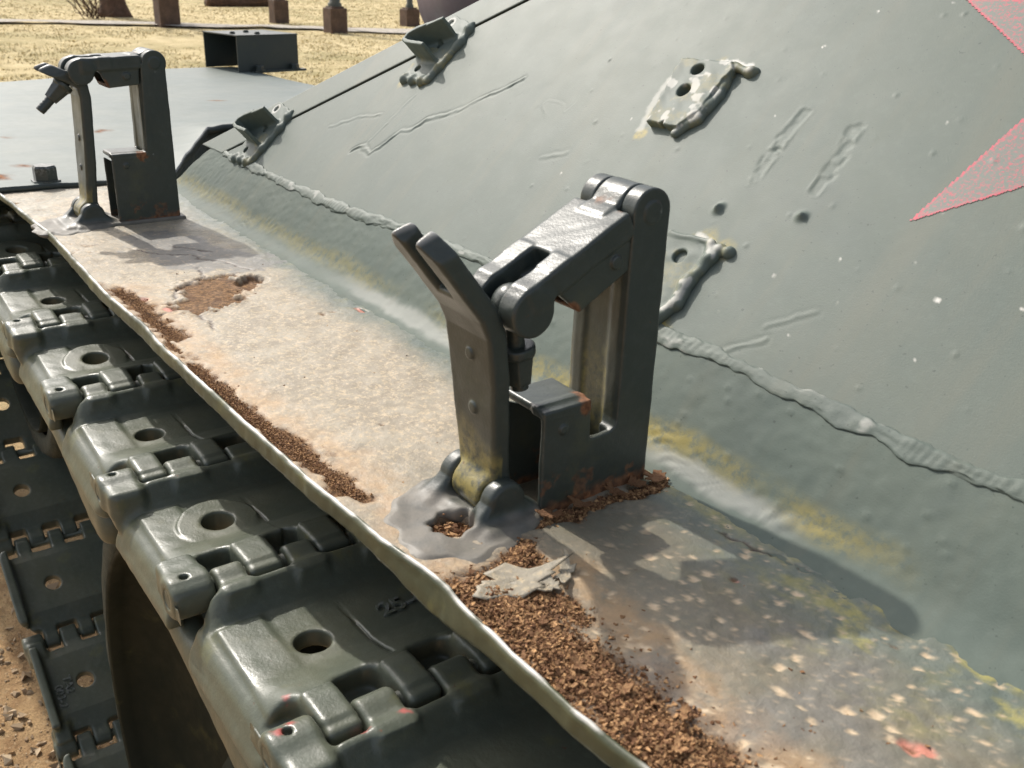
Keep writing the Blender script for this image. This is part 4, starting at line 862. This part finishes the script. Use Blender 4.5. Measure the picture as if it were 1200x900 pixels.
# ------------------------------------------------------------------ the field behind
pth = np.array([(24.5, 2.0), (21.8, -5.7), (21.2, -6.6), (19.7, -9.0), (18.5, -11.0), (16.5, -14.5), (14, -19)]); 
kx = np.linspace(0, 1, 160); cl_ = np.cumsum(np.r_[0, np.hypot(*np.diff(pth, axis=0).T)]); cl_ /= cl_[-1]
px_, py_ = np.interp(kx, cl_, pth[:, 0]), np.interp(kx, cl_, pth[:, 1]); tn = np.stack([np.gradient(px_), np.gradient(py_)], 1); tn /= np.hypot(*tn.T)[:, None]
rows = []
for u in np.linspace(-1, 1, 9):
    hw = .50+1.1*(fbm(kx*22, kx*0+u, 3)-.5); rows.append(np.stack([px_-tn[:, 1]*hw*u, py_+tn[:, 0]*hw*u, np.full_like(px_, GZ+.018)+.012*(1-u*u)], 1))
tag(part("path", np.stack(rows, 1).reshape(-1, 3), grid_faces(160, 9), M_path, None), "pale grey gravel path across the field", "path", kind='structure')
def tuft_mesh():
    rs_ = np.random.RandomState(4); n = 52000
    X = 3.6+32*rs_.rand(n)**1.6; Y = -.05*X+(rs_.rand(n)-.5)*X*1.3-.42*X+.5; k = (Y > -26) & (Y < 6); X, Y = X[k], Y[k]
    pd = segdist(X, Y, pth.tolist()); cov = fbm(X*.5, Y*.5, 4, 5); k = (pd > .75) & (cov > .30+.25*sstep(5.5, 3.6, X)); X, Y = X[k], Y[k]; n = len(X)
    V = np.zeros((n, 9, 3)); T = np.zeros((n, 9))
    for b_ in range(3):
        a = rs_.rand(n)*6.28; h = (.006+.018*rs_.rand(n))*(.6+.5*fbm(X, Y, 2, 8)); w = .004+.006*rs_.rand(n)+.0004*X; le = (rs_.rand(n)-.3)*.11
        ox, oy = rs_.randn(n)*.04, rs_.randn(n)*.04; ca, sa = np.cos(a), np.sin(a)
        V[:, b_*3] = np.stack([X+ox-w*ca, Y+oy-w*sa, np.full(n, GZ-.03)], 1); V[:, b_*3+1] = np.stack([X+ox+w*ca, Y+oy+w*sa, np.full(n, GZ-.03)], 1)
        V[:, b_*3+2] = np.stack([X+ox-sa*le, Y+oy+ca*le, GZ-.01+h], 1)
    V[..., 2] += (.05*(fbm(V[..., 0]*.4, V[..., 1]*.4, 4, 5)-.5)*sstep(2, 8, V[..., 0]))
    return V.reshape(-1, 3), np.arange(n*9).reshape(-1, 3)
tv, tf = tuft_mesh(); tag(part("dry_grass", tv, tf, M_straw, None, smooth=False), "short dry straw coloured grass over the field behind the tank", "grass", kind='stuff')
def base_post(x, y, w, h, pr, ph, label, m=M_rusty):
    r = empty("pole", (x, y, GZ)); tag(r, label, "pole", "poles on block bases beyond the path")
    v, f = boxes([(x-w/2, x+w/2, y-w/2, y+w/2, GZ-.05, GZ+h), (x-w/2+.04, x+w/2-.04, y-w/2+.04, y+w/2-.04, GZ+h, GZ+h+.03)])
    b_ = part("block_base", v, f, m, r, smooth=False); bv_ = b_.modifiers.new("bevel", 'BEVEL'); bv_.width = .03; bv_.segments = 2
    v, f = lathe([(pr*1.3, GZ+h+.02), (pr*1.3, GZ+h+.08), (pr, GZ+h+.10), (pr*.95, GZ+ph), (0, GZ+ph)], 16, 'z', (x, y, 0)); part("shaft", v, [q[::-1] for q in f], M_pole, r)
base_post(21.1, -6.15, .40, .58, .07, 4.2, "slim dark pole on a rust brown block, standing next to the tree trunk")
base_post(22.1, -8.95, .34, .46, .06, 4.2, "thin pole on a small brown block, second pole from the tree trunk")
base_post(18.9, -8.75, .36, .45, .105, 4.2, "thick green pole on a grey brown block, nearest of the poles to the tank")
base_post(20.8, -11.55, .34, .35, .07, 4.2, "dark pole on a low block beside the dark headlight on the tank")
# tree trunk with bare twigs at its foot
tr = empty("tree", (24.3, -6.0, GZ)); tag(tr, "reddish brown tree trunk rising out of the dry grass, bare twigs at its foot", "tree")
hh = np.linspace(-.05, 5.5, 40); aa = np.linspace(0, 2*math.pi, 29)[:-1]; rings = []
for h in hh:
    r = .235+.14*math.exp(-max(h, 0)/.18)-.018*h; rr = r*(1+.10*np.sin(aa*5+h)+.12*(fbm(aa*6, aa*0+h*2, 3)-.5)); rings.append(np.stack([24.3+.04*h+rr*np.cos(aa), -6.0+rr*np.sin(aa), np.full_like(aa, GZ+h)], 1))
v, f = sweep(np.array(rings)); part("trunk", v, f, M_bark, tr)
def limb(pts_, r0, r1, seg=7):
    P_ = np.array(pts_); n = len(P_); t = np.gradient(P_, axis=0); t /= np.linalg.norm(t, axis=1)[:, None]
    a = np.cross(t, [.3, .2, .9]); a /= np.linalg.norm(a, axis=1)[:, None]; b_ = np.cross(t, a); R_ = np.linspace(r0, r1, n)
    th_ = np.linspace(0, 2*math.pi, seg+1)[:-1]
    return P_[:, None]+R_[:, None, None]*(np.cos(th_)[None, :, None]*a[:, None]+np.sin(th_)[None, :, None]*b_[:, None])
def joined(rl):
    V, Fc = [], []; o = 0
    for r in rl: v, f = sweep(r); V.append(v); Fc += [tuple(i+o for i in q) for q in f]; o += len(v)
    return np.concatenate(V), Fc
rs_ = np.random.RandomState(2); lb = []
for k in range(9):
    a = k*2.4; z0 = 2.6+.35*k; p = np.array([24.3+.04*z0, -6.0, GZ+z0]); d_ = np.array([math.cos(a), math.sin(a), .8]); pp = [p+d_*s*1.6+rs_.randn(3)*.06*s for s in np.linspace(0, 1, 7)]; lb.append(limb(pp, .09, .012))
    for q in range(5):
        b0 = pp[3+q % 4]; d2 = d_+rs_.randn(3)*.6; lb.append(limb([b0+d2*s*.7 for s in np.linspace(0, 1, 4)], .02, .004, 5))
v, f = joined(lb); part("bare_limbs", v, f, M_bark, tr)
sh = empty("shrub", (23.6, -5.35, GZ)); tag(sh, "small leafless twiggy shrub growing against the tree trunk", "shrub")
lb = []
for k in range(34):
    a = rs_.rand()*6.28; d_ = np.array([math.cos(a)*.8, math.sin(a)*.8, .8+.7*rs_.rand()]); p = np.array([23.6, -5.35, GZ])+rs_.randn(3)*[.12, .12, 0]
    lb.append(limb([p+d_*s*.75+rs_.randn(3)*.03 for s in np.linspace(0, 1, 6)], .010, .003, 5))
v, f = joined(lb); part("twigs", v, f, M_bark, sh)
lg = empty("log", (29.6, -10.9, GZ)); tag(lg, "long dark log lying on the far grass beyond the path", "log")
pp = [np.array([29.3+.1*s, -9.9-2.2*s, GZ+.14]) for s in np.linspace(0, 1, 8)]; r = limb(pp, .19, .15, 14); r += .02*np.random.RandomState(1).randn(*r.shape); v, f = sweep(r); part("stem", v, f, M_bark, lg)
